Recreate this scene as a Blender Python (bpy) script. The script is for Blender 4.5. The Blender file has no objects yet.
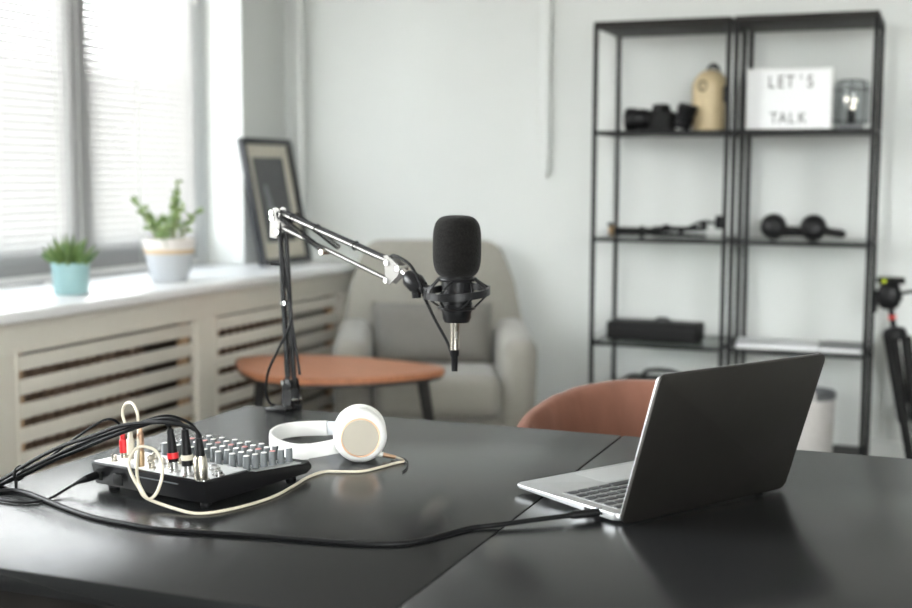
import bpy, bmesh, math, random
from mathutils import Vector, Matrix, Euler

random.seed(7)
SC = bpy.context.scene
COL = SC.collection
PI = math.pi
R = math.radians
V = Vector


# ------------------------------------------------------------------ materials
def nodes_of(m):
    return m.node_tree.nodes, m.node_tree.links


def mat(name, col, rough=0.5, metal=0.0, spec=0.5, noise=0.0, nscale=20.0, bump=0.0, bscale=200.0, nstretch=(1, 1, 1),
        rvar=0.0, sheen=0.0, coat=0.0, col2=None, bdist=0.001):
    m = bpy.data.materials.new(name)
    m.use_nodes = True
    N, L = nodes_of(m)
    b = N['Principled BSDF']
    b.inputs['Base Color'].default_value = (*col, 1)
    b.inputs['Roughness'].default_value = rough
    b.inputs['Metallic'].default_value = metal
    b.inputs['Specular IOR Level'].default_value = spec
    if sheen:
        b.inputs['Sheen Weight'].default_value = sheen
    if coat:
        b.inputs['Coat Weight'].default_value = coat
    tc = N.new('ShaderNodeTexCoord')
    mp = N.new('ShaderNodeMapping')
    mp.inputs['Scale'].default_value = nstretch
    L.new(tc.outputs['Object'], mp.inputs['Vector'])
    nt = N.new('ShaderNodeTexNoise')
    nt.inputs['Scale'].default_value = nscale
    nt.inputs['Detail'].default_value = 4
    L.new(mp.outputs['Vector'], nt.inputs['Vector'])
    if noise or col2:
        cr = N.new('ShaderNodeValToRGB')
        cr.color_ramp.elements[0].position = 0.3
        cr.color_ramp.elements[1].position = 0.7
        c2 = col2 or tuple(min(1, c * (1 + noise)) for c in col)
        c1 = col if col2 else tuple(c * (1 - noise) for c in col)
        cr.color_ramp.elements[0].color = (*c1, 1)
        cr.color_ramp.elements[1].color = (*c2, 1)
        L.new(nt.outputs['Fac'], cr.inputs['Fac'])
        L.new(cr.outputs['Color'], b.inputs['Base Color'])
    if rvar:
        mr = N.new('ShaderNodeMapRange')
        mr.inputs['To Min'].default_value = max(0.02, rough - rvar)
        mr.inputs['To Max'].default_value = min(1, rough + rvar)
        L.new(nt.outputs['Fac'], mr.inputs['Value'])
        L.new(mr.outputs['Result'], b.inputs['Roughness'])
    if bump:
        n2 = N.new('ShaderNodeTexNoise')
        n2.inputs['Scale'].default_value = bscale
        n2.inputs['Detail'].default_value = 3
        L.new(mp.outputs['Vector'], n2.inputs['Vector'])
        bp = N.new('ShaderNodeBump')
        bp.inputs['Strength'].default_value = bump
        bp.inputs['Distance'].default_value = bdist
        L.new(n2.outputs['Fac'], bp.inputs['Height'])
        L.new(bp.outputs['Normal'], b.inputs['Normal'])
    return m


def glass_mat(name, tint=(1, 1, 1), refl=0.08, rough=0.02):
    m = bpy.data.materials.new(name)
    m.use_nodes = True
    N, L = nodes_of(m)
    N.remove(N['Principled BSDF'])
    out = N['Material Output']
    t = N.new('ShaderNodeBsdfTransparent')
    t.inputs['Color'].default_value = (*tint, 1)
    g = N.new('ShaderNodeBsdfGlossy')
    g.inputs['Roughness'].default_value = rough
    lw = N.new('ShaderNodeFresnel')
    lw.inputs['IOR'].default_value = 1.45
    mx = N.new('ShaderNodeMixShader')
    ge = N.new('ShaderNodeNewGeometry')
    sb = N.new('ShaderNodeMath')
    sb.operation = 'SUBTRACT'
    sb.inputs[0].default_value = 1.0
    L.new(ge.outputs['Backfacing'], sb.inputs[1])
    ml_ = N.new('ShaderNodeMath')
    ml_.operation = 'MULTIPLY'
    L.new(lw.outputs['Fac'], ml_.inputs[0])
    L.new(sb.outputs['Value'], ml_.inputs[1])
    L.new(ml_.outputs['Value'], mx.inputs['Fac'])
    L.new(t.outputs['BSDF'], mx.inputs[1])
    L.new(g.outputs['BSDF'], mx.inputs[2])
    L.new(mx.outputs['Shader'], out.inputs['Surface'])
    return m


def slat_mat():
    m = bpy.data.materials.new('blind_slat_white')
    m.use_nodes = True
    N, L = nodes_of(m)
    N.remove(N['Principled BSDF'])
    out = N['Material Output']
    d = N.new('ShaderNodeBsdfDiffuse')
    d.inputs['Color'].default_value = (0.30, 0.30, 0.297, 1)
    t = N.new('ShaderNodeBsdfTranslucent')
    t.inputs['Color'].default_value = (0.85, 0.85, 0.84, 1)
    mx = N.new('ShaderNodeMixShader')
    mx.inputs['Fac'].default_value = 0.06
    L.new(d.outputs['BSDF'], mx.inputs[1])
    L.new(t.outputs['BSDF'], mx.inputs[2])
    L.new(mx.outputs['Shader'], out.inputs['Surface'])
    return m


def emit_mat(name, col, s):
    m = bpy.data.materials.new(name)
    m.use_nodes = True
    N, L = nodes_of(m)
    b = N['Principled BSDF']
    b.inputs['Base Color'].default_value = (*col, 1)
    b.inputs['Emission Color'].default_value = (*col, 1)
    b.inputs['Emission Strength'].default_value = s
    return m


M = dict(
    wall=mat('painted_plaster', (0.60, 0.618, 0.60), 0.7, noise=0.02, nscale=1.5, bump=0.15, bscale=60),
    wall_dim=mat('grey_plaster', (0.30, 0.31, 0.30), 0.8, noise=0.03, nscale=2),
    white=mat('white_paint', (0.78, 0.78, 0.76), 0.45, noise=0.015, nscale=4, bump=0.05, bscale=80),
    ceiling=mat('ceiling_paint', (0.72, 0.72, 0.70), 0.9, noise=0.02),
    floor=mat('grey_wood_floor', (0.10, 0.085, 0.07), 0.5, noise=0.35, nscale=3, nstretch=(8, 1, 1)),
    cover=mat('radiator_cover_paint', (0.66, 0.625, 0.55), 0.5, noise=0.03, nscale=6, bump=0.05, bscale=120),
    batten=mat('bare_pine', (0.42, 0.28, 0.17), 0.6, noise=0.15, nscale=30, nstretch=(1, 1, 6)),
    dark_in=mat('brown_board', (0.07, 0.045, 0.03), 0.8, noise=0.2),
    iron=mat('radiator_brown', (0.20, 0.13, 0.09), 0.6),
    sill=mat('white_sill', (0.80, 0.80, 0.79), 0.35, noise=0.01, nscale=4),
    slat=slat_mat(),
    winframe=mat('window_frame_grey', (0.50, 0.52, 0.525), 0.5),
    glass=glass_mat('window_glass'),
    shelfglass=glass_mat('shelf_glass', (0.86, 0.90, 0.88)),
    domeglass=glass_mat('dome_glass', (0.80, 0.82, 0.83)),
    desk=mat('black_stained_wood', (0.012, 0.0125, 0.013), 0.24, noise=0.08, nscale=5, nstretch=(1, 7, 1), rvar=0.02, spec=0.32, bump=0.0,
             bscale=30, bdist=0.0006),
    deskedge=mat('black_edge', (0.009, 0.008, 0.007), 0.5, spec=0.2, noise=0.4, nscale=12),
    steel=mat('black_steel', (0.011, 0.0115, 0.012), 0.5, spec=0.18, noise=0.1),
    shelfboard=mat('black_brown_board', (0.014, 0.0125, 0.011), 0.5, spec=0.2, noise=0.1),
    blackplastic=mat('black_plastic', (0.006, 0.006, 0.0066), 0.38, spec=0.2, noise=0.1),
    blackmatte=mat('black_matte', (0.008, 0.008, 0.008), 0.6, spec=0.2, noise=0.1),
    rubber=mat('black_rubber', (0.004, 0.004, 0.0045), 0.5, spec=0.18),
    foam=mat('black_foam', (0.008, 0.0075, 0.007), 0.95, spec=0.1, noise=0.5, nscale=260, bump=0.9, bscale=420, bdist=0.0015, sheen=0.05),
    armmetal=mat('black_lacquered_metal', (0.007, 0.007, 0.0075), 0.33, spec=0.25),
    gun=mat('polished_gunmetal', (0.13, 0.127, 0.12), 0.3, metal=0.9),
    dullmetal=mat('dull_grey_metal', (0.16, 0.155, 0.145), 0.5, metal=0.5),
    chrome=mat('chrome', (0.72, 0.72, 0.71), 0.18, metal=1),
    nickel=mat('nickel', (0.62, 0.58, 0.50), 0.25, metal=1),
    gold=mat('gold', (0.70, 0.50, 0.30), 0.28, metal=1),
    rose=mat('rose_gold', (0.62, 0.40, 0.27), 0.3, metal=1),
    alu=mat('silver_aluminium', (0.60, 0.61, 0.62), 0.38, metal=0.9, noise=0.02, nscale=60),
    trackpad=mat('silver_trackpad', (0.70, 0.71, 0.72), 0.3, metal=0.6),
    lidgrey=mat('space_grey_lid', (0.05, 0.047, 0.043), 0.42, metal=0.85, spec=0.3, noise=0.02, nscale=60),
    key=mat('dark_key', (0.03, 0.032, 0.035), 0.5),
    deckdark=mat('keyboard_well', (0.34, 0.345, 0.35), 0.45, metal=0.6),
    screen=mat('screen_black', (0.008, 0.008, 0.009), 0.12),
    whiteplastic=mat('white_plastic', (0.70, 0.70, 0.68), 0.30),
    beigeplate=mat('champagne_plate', (0.40, 0.37, 0.31), 0.55, metal=0.0, spec=0.2),
    padwhite=mat('white_pad', (0.66, 0.66, 0.64), 0.7),
    cream=mat('cream_rubber', (0.56, 0.51, 0.41), 0.45),
    red=mat('red_plastic', (0.55, 0.015, 0.02), 0.35),
    mixpanel=mat('silver_panel', (0.60, 0.61, 0.62), 0.30, metal=0.35, noise=0.02),
    knobgrey=mat('grey_knob', (0.085, 0.095, 0.10), 0.5),
    knobcap=mat('white_cap', (0.70, 0.70, 0.68), 0.4),
    knobpink=mat('pink_cap', (0.50, 0.20, 0.19), 0.4),
    fabric=mat('grey_wool', (0.29, 0.277, 0.243), 0.95, noise=0.08, nscale=120, bump=0.3, bscale=500, sheen=0.25),
    cushion=mat('grey_linen', (0.17, 0.162, 0.145), 0.95, noise=0.12, nscale=140, bump=0.3, bscale=400, sheen=0.1),
    velvet=mat('brown_velvet', (0.165, 0.074, 0.049), 0.8, spec=0.2, noise=0.18, nscale=14, nstretch=(1, 1, 0.25), bump=0.5, bscale=22, bdist=0.006, sheen=0.15),
    wood=mat('orange_wood', (0.42, 0.17, 0.085), 0.42, noise=0.14, nscale=10, nstretch=(1, 9, 1)),
    blackwood=mat('black_wood', (0.015, 0.014, 0.013), 0.5),
    teal=mat('teal_glaze', (0.30, 0.47, 0.48), 0.4, noise=0.03),
    potgrey=mat('light_grey_glaze', (0.47, 0.49, 0.51), 0.5, noise=0.02),
    potwhite=mat('off_white_glaze', (0.72, 0.68, 0.64), 0.5),
    pottan=mat('raw_clay_band', (0.58, 0.41, 0.23), 0.8),
    soil=mat('soil', (0.05, 0.035, 0.025), 0.95, noise=0.4, nscale=80),
    succ=mat('succulent_green', (0.05, 0.12, 0.03), 0.45, col2=(0.17, 0.24, 0.07), nscale=40),
    leaf=mat('leaf_green', (0.12, 0.22, 0.06), 0.5, col2=(0.27, 0.35, 0.14), nscale=60),
    stem=mat('stem_green', (0.22, 0.24, 0.10), 0.6),
    mount=mat('cream_mat_board', (0.56, 0.53, 0.44), 0.8),
    print_=mat('dark_print', (0.035, 0.037, 0.04), 0.35, noise=0.25, nscale=14),
    printlight=mat('pale_print_figure', (0.22, 0.23, 0.24), 0.4),
    frameblack=mat('black_frame', (0.02, 0.022, 0.026), 0.35),
    beige=mat('beige_plastic', (0.50, 0.40, 0.24), 0.5, noise=0.04),
    sign=mat('white_sign_face', (0.78, 0.79, 0.79), 0.4),
    ink=mat('black_letter', (0.02, 0.02, 0.02), 0.5),
    basket=mat('pale_felt', (0.52, 0.50, 0.48), 0.9, noise=0.06, nscale=60),
    paper=mat('white_paper', (0.74, 0.75, 0.76), 0.5),
    greycover=mat('grey_cover', (0.10, 0.105, 0.11), 0.4),
    reddot=mat('red_anodised', (0.5, 0.03, 0.02), 0.3),
    yellowgreen=mat('level_bubble', (0.42, 0.5, 0.03), 0.2),
    bulb=emit_mat('lit_bulb', (1.0, 0.93, 0.80), 1.6),
    lens=mat('lens_glass', (0.01, 0.012, 0.02), 0.05, coat=1.0),
)


# ------------------------------------------------------------------ mesh helpers
def frame_of(d):
    d = d.normalized()
    a = V((0, 0, 1)) if abs(d.z) < 0.95 else V((1, 0, 0))
    x = d.cross(a).normalized()
    return x, d.cross(x).normalized()


def catmull(pts, k=6, closed=False):
    pts = [V(p) for p in pts]
    n = len(pts)
    out = []
    rng = range(n if closed else n - 1)
    for i in rng:
        if closed:
            p0, p1, p2, p3 = pts[i - 1], pts[i], pts[(i + 1) % n], pts[(i + 2) % n]
        else:
            p1, p2 = pts[i], pts[i + 1]
            p0 = pts[i - 1] if i else p1 * 2 - p2
            p3 = pts[i + 2] if i + 2 < n else p2 * 2 - p1
        for j in range(k):
            t = j / k
            out.append(0.5 * ((2 * p1) + (p2 - p0) * t + (2 * p0 - 5 * p1 + 4 * p2 - p3) * t * t + (3 * p1 - p0 - 3 * p2 + p3) * t ** 3))
    if not closed:
        out.append(pts[-1])
    return out


class MB:
    def __init__(self):
        self.bm = bmesh.new()

    def _xf(self, verts, M4):
        bmesh.ops.transform(self.bm, matrix=M4, verts=verts)

    def box(self, c, s, rot=None, bev=0.0, seg=2):
        r = bmesh.ops.create_cube(self.bm, size=1.0)
        vs = r['verts']
        for v in vs:
            v.co = V((v.co.x * s[0], v.co.y * s[1], v.co.z * s[2]))
        if bev:
            es = list({e for v in vs for e in v.link_edges})
            rb = bmesh.ops.bevel(self.bm, geom=es, offset=bev, segments=seg, profile=0.5, affect='EDGES')
            vs = list({v for f in rb['faces'] for v in f.verts} | {v for v in vs if v.is_valid})
            seen = set(vs)
            stack = list(vs)
            while stack:
                v = stack.pop()
                for e in v.link_edges:
                    o = e.other_vert(v)
                    if o not in seen:
                        seen.add(o)
                        stack.append(o)
            vs = list(seen)
        m = Matrix.Translation(V(c))
        if rot is not None:
            m = m @ (rot if isinstance(rot, Matrix) else Euler(rot).to_matrix().to_4x4())
        self._xf(vs, m)
        return self

    def tube(self, pts, r, n=10, smooth=0, closed=False, cap=True):
        if smooth:
            rl = r
            pts = catmull(pts, smooth, closed)
        else:
            pts = [V(p) for p in pts]
        m = len(pts)
        rs = r if isinstance(r, (list, tuple)) else [r] * m
        if len(rs) != m:
            rs = [rs[min(len(rs) - 1, int(i * len(rs) / m))] for i in range(m)]
        rings = []
        x = None
        for i, p in enumerate(pts):
            if closed:
                d = pts[(i + 1) % m] - pts[i - 1]
            else:
                d = pts[min(i + 1, m - 1)] - pts[max(i - 1, 0)]
            if d.length < 1e-9:
                d = V((0, 0, 1))
            d.normalize()
            if x is None:
                x, y = frame_of(d)
            else:
                x = (x - d * x.dot(d))
                if x.length < 1e-6:
                    x, _ = frame_of(d)
                x.normalize()
                y = d.cross(x).normalized()
            rings.append([self.bm.verts.new(p + x * (math.cos(2 * PI * k / n) * rs[i]) + y * (math.sin(2 * PI * k / n) * rs[i])) for k in range(n)])
        for i in range(m if closed else m - 1):
            a, b = rings[i], rings[(i + 1) % m]
            for k in range(n):
                self.bm.faces.new((a[k], a[(k + 1) % n], b[(k + 1) % n], b[k]))
        if cap and not closed:
            self.bm.faces.new(rings[0][::-1])
            self.bm.faces.new(rings[-1])
        return self

    def cyl(self, a, b, r0, r1=None, n=20):
        return self.tube([a, b], [r0, r0 if r1 is None else r1], n)

    def lathe(self, prof, origin=(0, 0, 0), axis=(0, 0, 1), n=32, sx=1.0, sy=1.0):
        o = V(origin)
        d = V(axis).normalized()
        if abs(d.z) > 0.999:
            x, y = V((1, 0, 0)), V((0, 1, 0)) * (1 if d.z > 0 else -1)
        else:
            x, y = frame_of(d)
        rings = []
        for r, z in prof:
            if r < 1e-6:
                rings.append([self.bm.verts.new(o + d * z)])
            else:
                rings.append([self.bm.verts.new(o + d * z + x * (r * sx * math.cos(2 * PI * k / n)) + y * (r * sy * math.sin(2 * PI * k / n))) for k in range(n)])
        for a, b in zip(rings, rings[1:]):
            for k in range(n):
                k2 = (k + 1) % n
                if len(a) == 1 and len(b) == 1:
                    continue
                if len(a) == 1:
                    self.bm.faces.new((a[0], b[k2], b[k]))
                elif len(b) == 1:
                    self.bm.faces.new((a[k], a[k2], b[0]))
                else:
                    self.bm.faces.new((a[k], a[k2], b[k2], b[k]))
        return self

    def prism(self, pts, z0, z1, bev=0.0, seg=2, xf=None, bev_top_only=False):
        """pts: outline in local xy, extruded z0..z1; xf moves it into place."""
        bot = [self.bm.verts.new((p[0], p[1], z0)) for p in pts]
        top = [self.bm.verts.new((p[0], p[1], z1)) for p in pts]
        n = len(pts)
        fb = self.bm.faces.new(bot[::-1])
        ft = self.bm.faces.new(top)
        for i in range(n):
            self.bm.faces.new((bot[i], bot[(i + 1) % n], top[(i + 1) % n], top[i]))
        vs = bot + top
        if bev:
            es = list(ft.edges) + ([] if bev_top_only else list(fb.edges))
            before = set(self.bm.verts)
            rb = bmesh.ops.bevel(self.bm, geom=es, offset=bev, segments=seg, profile=0.5, affect='EDGES')
            vs = [v for v in vs if v.is_valid] + [v for v in rb['verts']]
            vs = list(set(vs))
        if xf is not None:
            self._xf(vs, xf)
        return self

    def blob(self, c, s, rot=None, p=2.0, nu=24, nv=16):
        """superellipsoid"""
        def sp(v, e):
            return math.copysign(abs(v) ** e, v)
        e = 2.0 / p
        rows = []
        m = Matrix.Translation(V(c))
        if rot is not None:
            m = m @ (rot if isinstance(rot, Matrix) else Euler(rot).to_matrix().to_4x4())
        for j in range(nv + 1):
            th = -PI / 2 + PI * j / nv
            if j in (0, nv):
                rows.append([self.bm.verts.new(m @ V((0, 0, s[2] * (-1 if j == 0 else 1))))])
                continue
            rows.append([self.bm.verts.new(m @ V((s[0] * sp(math.cos(th), e) * sp(math.cos(2 * PI * k / nu), e),
                                                  s[1] * sp(math.cos(th), e) * sp(math.sin(2 * PI * k / nu), e),
                                                  s[2] * sp(math.sin(th), e)))) for k in range(nu)])
        for a, b in zip(rows, rows[1:]):
            for k in range(nu):
                k2 = (k + 1) % nu
                if len(a) == 1:
                    self.bm.faces.new((a[0], b[k2], b[k]))
                elif len(b) == 1:
                    self.bm.faces.new((a[k], a[k2], b[0]))
                else:
                    self.bm.faces.new((a[k], a[k2], b[k2], b[k]))
        return self

    def quad(self, a, b, c, d):
        self.bm.faces.new([self.bm.verts.new(V(p)) for p in (a, b, c, d)])
        return self

    def sweep(self, path, prof, up=(0, 0, 1), closed=False):
        """prof: (side, up) pairs swept along path."""
        up = V(up)
        rings = []
        m = len(path)
        for i, p in enumerate(path):
            p = V(p)
            a = V(path[(i - 1) % m]) if (closed or i) else p
            b = V(path[(i + 1) % m]) if (closed or i < m - 1) else p
            d = (b - a).normalized()
            s = d.cross(up).normalized()
            u = s.cross(d).normalized()
            rings.append([self.bm.verts.new(p + s * q[0] + u * q[1]) for q in prof])
        k = len(prof)
        for i in range(m if closed else m - 1):
            a, b = rings[i], rings[(i + 1) % m]
            for j in range(k):
                self.bm.faces.new((a[j], a[(j + 1) % k], b[(j + 1) % k], b[j]))
        if not closed:
            self.bm.faces.new(rings[0][::-1])
            self.bm.faces.new(rings[-1])
        return self

    def grid(self, fn, nu, nv, close_u=False):
        vs = [[self.bm.verts.new(fn(i, j)) for i in range(nu)] for j in range(nv)]
        for j in range(nv - 1):
            for i in range(nu if close_u else nu - 1):
                self.bm.faces.new((vs[j][i], vs[j][(i + 1) % nu], vs[j + 1][(i + 1) % nu], vs[j + 1][i]))
        return self

    def build(self, name, material, parent=None, ang=40, subd=0):
        bmesh.ops.recalc_face_normals(self.bm, faces=self.bm.faces[:])
        me = bpy.data.meshes.new(name)
        self.bm.to_mesh(me)
        self.bm.free()
        me.materials.append(material if not isinstance(material, str) else M[material])
        for p in me.polygons:
            p.use_smooth = True
        me.set_sharp_from_angle(angle=R(ang))
        o = bpy.data.objects.new(name, me)
        COL.objects.link(o)
        if parent is not None:
            o.parent = parent
        if subd:
            s = o.modifiers.new('smooth', 'SUBSURF')
            s.levels = s.render_levels = subd
        return o


def tag(o, label=None, cat=None, group=None, kind=None):
    if label:
        o['label'] = label
    if cat:
        o['category'] = cat
    if group:
        o['group'] = group
    if kind:
        o['kind'] = kind
    return o


def thing(name, label, cat, loc=(0, 0, 0), rz=0.0, group=None, rot=None):
    o = bpy.data.objects.new(name, None)
    o.empty_display_size = 0.05
    COL.objects.link(o)
    o.location = loc
    o.rotation_euler = rot if rot else (0, 0, rz)
    return tag(o, label, cat, group)


def struct(name, mb, material, parent=None):
    o = mb.build(name, material, parent)
    if parent is None:
        tag(o, kind='structure')
    return o


def rrect(w, h, r, n=6, cx=0, cy=0):
    out = []
    for sx, sy, a0 in ((1, 1, 0), (-1, 1, 90), (-1, -1, 180), (1, -1, 270)):
        for k in range(n + 1):
            a = R(a0 + 90 * k / n)
            out.append((cx + sx * (w / 2 - r) + r * math.cos(a), cy + sy * (h / 2 - r) + r * math.sin(a)))
    return out


def XF(loc=(0, 0, 0), rot=(0, 0, 0)):
    return Matrix.Translation(V(loc)) @ Euler(rot).to_matrix().to_4x4()


# ------------------------------------------------------------------ camera
YAW, PIT, ROL = 0.37723, 0.101636, 0.0037983
f = V((-math.sin(YAW) * math.cos(PIT), math.cos(YAW) * math.cos(PIT), -math.sin(PIT)))
r0 = V((math.cos(YAW), math.sin(YAW), 0))
u0 = r0.cross(f)
rr = r0 * math.cos(ROL) + u0 * math.sin(ROL)
uu = u0 * math.cos(ROL) - r0 * math.sin(ROL)
cd = bpy.data.cameras.new('camera')
cd.sensor_width = 36
cd.lens = 1262.3 * 36 / 912
cd.clip_start = 0.05
cd.clip_end = 200
cd.dof.use_dof = True
cd.dof.focus_distance = 1.86
cd.dof.aperture_fstop = 3.3
cam = bpy.data.objects.new('camera', cd)
COL.objects.link(cam)
mw = Matrix(((rr.x, uu.x, -f.x, 0), (rr.y, uu.y, -f.y, 0), (rr.z, uu.z, -f.z, 1.2), (0, 0, 0, 1)))
cam.matrix_world = mw
SC.camera = cam

# ------------------------------------------------------------------ room shell
XL, XR, YN, YB, ZC = -2.8, 3.0, -2.4, 5.0, 3.0
XO = -3.16
struct('floor', MB().box(((XO + XR) / 2, (YN + YB) / 2, -0.05), (XR - XO + 0.4, YB - YN + 0.4, 0.1)), 'floor')
struct('ceiling', MB().box(((XO + XR) / 2, (YN + YB) / 2, ZC + 0.05), (XR - XO + 0.4, YB - YN + 0.4, 0.1)), 'ceiling')
struct('wall_back', MB().box(((XO + XR) / 2, YB + 0.06, ZC / 2), (XR - XO + 0.4, 0.12, ZC)), 'wall')
struct('wall_right', MB().box((XR + 0.06, (YN + YB) / 2, ZC / 2), (0.12, YB - YN, ZC)), 'wall')
wf = MB()
FW = (0.7, 2.9)
wf.box(((XO + XR) / 2, YN - 0.06, 0.4), (XR - XO + 0.4, 0.12, 0.8))
wf.box(((XO + XR) / 2, YN - 0.06, (2.75 + ZC) / 2), (XR - XO + 0.4, 0.12, ZC - 2.75))
for a, b in ((XO - 0.2, FW[0]), (FW[1], XR + 0.2)):
    wf.box(((a + b) / 2, YN - 0.06, 1.775), (b - a, 0.12, 1.95))
struct('wall_front', wf, 'wall')
fr = MB()
for x in (FW[0] + 0.03, sum(FW) / 2, FW[1] - 0.03):
    fr.box((x, YN - 0.08, 1.775), (0.06, 0.06, 1.95), bev=0.004)
for z in (0.83, 2.72):
    for a, b in ((FW[0] + 0.06, sum(FW) / 2 - 0.03), (sum(FW) / 2 + 0.03, FW[1] - 0.06)):
        fr.box(((a + b) / 2, YN - 0.08, z), (b - a, 0.06, 0.06), bev=0.004)
struct('window_3', fr, 'winframe')
ZS, ZT = 0.79, 2.72
WINS = [(2.58, 4.63), (0.0, 1.9)]
wl = MB()
T = XL - XO
wl.box(((XL + XO) / 2, (YN + YB) / 2, ZS / 2), (T, YB - YN, ZS))
wl.box(((XL + XO) / 2, (YN + YB) / 2, (ZT + ZC) / 2), (T, YB - YN, ZC - ZT))
ys = [YB] + [y for w in WINS for y in (w[1], w[0])] + [YN]
for a, b in zip(ys[0::2], ys[1::2]):
    wl.box(((XL + XO) / 2, (a + b) / 2, (ZS + ZT) / 2), (T, a - b, ZT - ZS))
struct('wall_left', wl, 'wall')
struct('baseboard_back', MB().box(((XL + XR) / 2, YB - 0.008, 0.10), (XR - XL, 0.016, 0.20), bev=0.004), 'wall')

XW = -3.005   # window plane
for i, (y0, y1) in enumerate(WINS):
    fr = MB()
    w = 0.115
    zb = 0.822
    ym = 3.775 if i == 0 else (y0 + y1) / 2
    for a, b in ((y0 + w, ym - 0.0675), (ym + 0.0675, y1 - w)):
        fr.box((XW, (a + b) / 2, zb + 0.06), (0.05, b - a, 0.12), bev=0.004)
        fr.box((XW, (a + b) / 2, ZT - 0.04), (0.05, b - a, 0.08), bev=0.004)
    for y in (y0 + w / 2, y1 - w / 2):
        fr.box((XW, y, (zb + ZT) / 2), (0.05, w, ZT - zb), bev=0.006)
    fr.box((XW, ym, (zb + ZT) / 2), (0.055, 0.135, ZT - zb), bev=0.006)
    wo = struct('window_%d' % (i + 1), fr, 'winframe')
    for a, b in ((y0 + w, ym - 0.065), (ym + 0.065, y1 - w)):
        MB().box((XW, (a + b) / 2, (zb + ZT) / 2), (0.006, b - a, ZT - zb - 0.16)).build('pane', 'glass', wo)
    if i:
        MB().box((XW + 0.15, (y0 + y1) / 2, 0.806), (0.36, y1 - y0, 0.032), bev=0.005).build('window_sill', 'sill', wo)

# small white handle high on the window side
# sill over the radiator cover
struct('trim_1', MB().box(((-3.05 - 2.405) / 2, (1.7 + 4.63) / 2, 0.804), (0.645 - 0.0, 4.63 - 1.7, 0.032), bev=0.006, seg=3)
       .box(((XL - 2.405) / 2, (4.63 + 4.992) / 2, 0.804), (XL * -1 - 2.405, 4.992 - 4.62, 0.032), bev=0.006, seg=3), 'sill')


# ------------------------------------------------------------------ radiator cover
rc = thing('radiator_cover', 'cream painted radiator cover with horizontal slats under the white windowsill', 'radiator cover', (-2.62, 3.35, 0))
ox, oy = 2.62, -3.35
xf_ = -2.44
ff = MB()
def fb(y0, y1, z0, z1, d=0.022, b=0.002):
    ff.box((xf_ - d / 2 + ox, (y0 + y1) / 2 + oy, (z0 + z1) / 2), (d, y1 - y0, z1 - z0), bev=b)
fb(1.75, 4.985, 0.695, 0.786)
fb(1.75, 4.985, 0.0, 0.20)
for a, b in ((1.75, 1.86), (2.66, 2.815), (3.705, 3.84), (4.80, 4.985)):
    fb(a, b, 0.20, 0.695)
face = ff.build('face_frame', 'cover', rc)
tr = MB()
tr.box((xf_ + 0.004 + ox, 3.36 + oy, 0.775), (0.012, 3.22, 0.012), bev=0.003)
for a, b in ((1.86, 2.66), (2.815, 3.705), (3.84, 4.80)):
    tr.box((xf_ + 0.003 + ox, (a + b) / 2 + oy, 0.703), (0.006, b - a + 0.03, 0.008), bev=0.001)
    for y in (a - 0.008, b + 0.008):
        tr.box((xf_ + 0.003 + ox, y + oy, 0.45), (0.006, 0.008, 0.5), bev=0.001)
tr.build('moulding', 'cover', rc)
for a, b in ((1.86, 2.66), (2.815, 3.705), (3.84, 4.80)):
    sl = MB()
    z = 0.687
    for k in range(7):
        sl.box((xf_ - 0.012 + ox, (a + b) / 2 + oy, z - 0.0215), (0.014, b - a - 0.008, 0.043), bev=0.002)
        z -= 0.0695
    sl.build('slats', 'cover', rc)
    for y in (a + 0.022, b - 0.035):
        MB().box((xf_ - 0.03 + ox, y + oy, 0.45), (0.02, 0.04, 0.49)).build('batten', 'batten', rc)
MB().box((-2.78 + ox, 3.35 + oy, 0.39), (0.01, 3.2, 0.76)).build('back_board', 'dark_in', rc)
MB().box((-2.62 + ox, 4.975 + oy, 0.39), (0.33, 0.02, 0.775)).build('end_panel', 'cover', rc)
MB().box((-2.62 + ox, 1.76 + oy, 0.39), (0.33, 0.02, 0.775)).build('end_panel', 'cover', rc)
for yc in (2.26, 3.26, 4.32):
    rd = thing('radiator', 'brown iron radiator behind the cover slats, %s' % {2.26: 'at the end away from the armchair', 3.26: 'below the teal pot', 4.32: 'beside the orange wooden table'}[yc], 'radiator', (-2.62, yc, 0), group='radiators behind the slats')
    for k in range(-6, 7):
        MB().box((0, k * 0.052, 0.36), (0.11, 0.040, 0.52), bev=0.015).build('radiator_section', 'iron', rd)
    for zz in (0.14, 0.58):
        MB().cyl((0, -0.34, zz), (0, 0.34, zz), 0.016).build('connecting_pipe', 'iron', rd)
    for s in (-1, 1):
        MB().box((0, s * 0.26, 0.05), (0.08, 0.02, 0.10)).build('foot', 'iron', rd)

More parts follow.
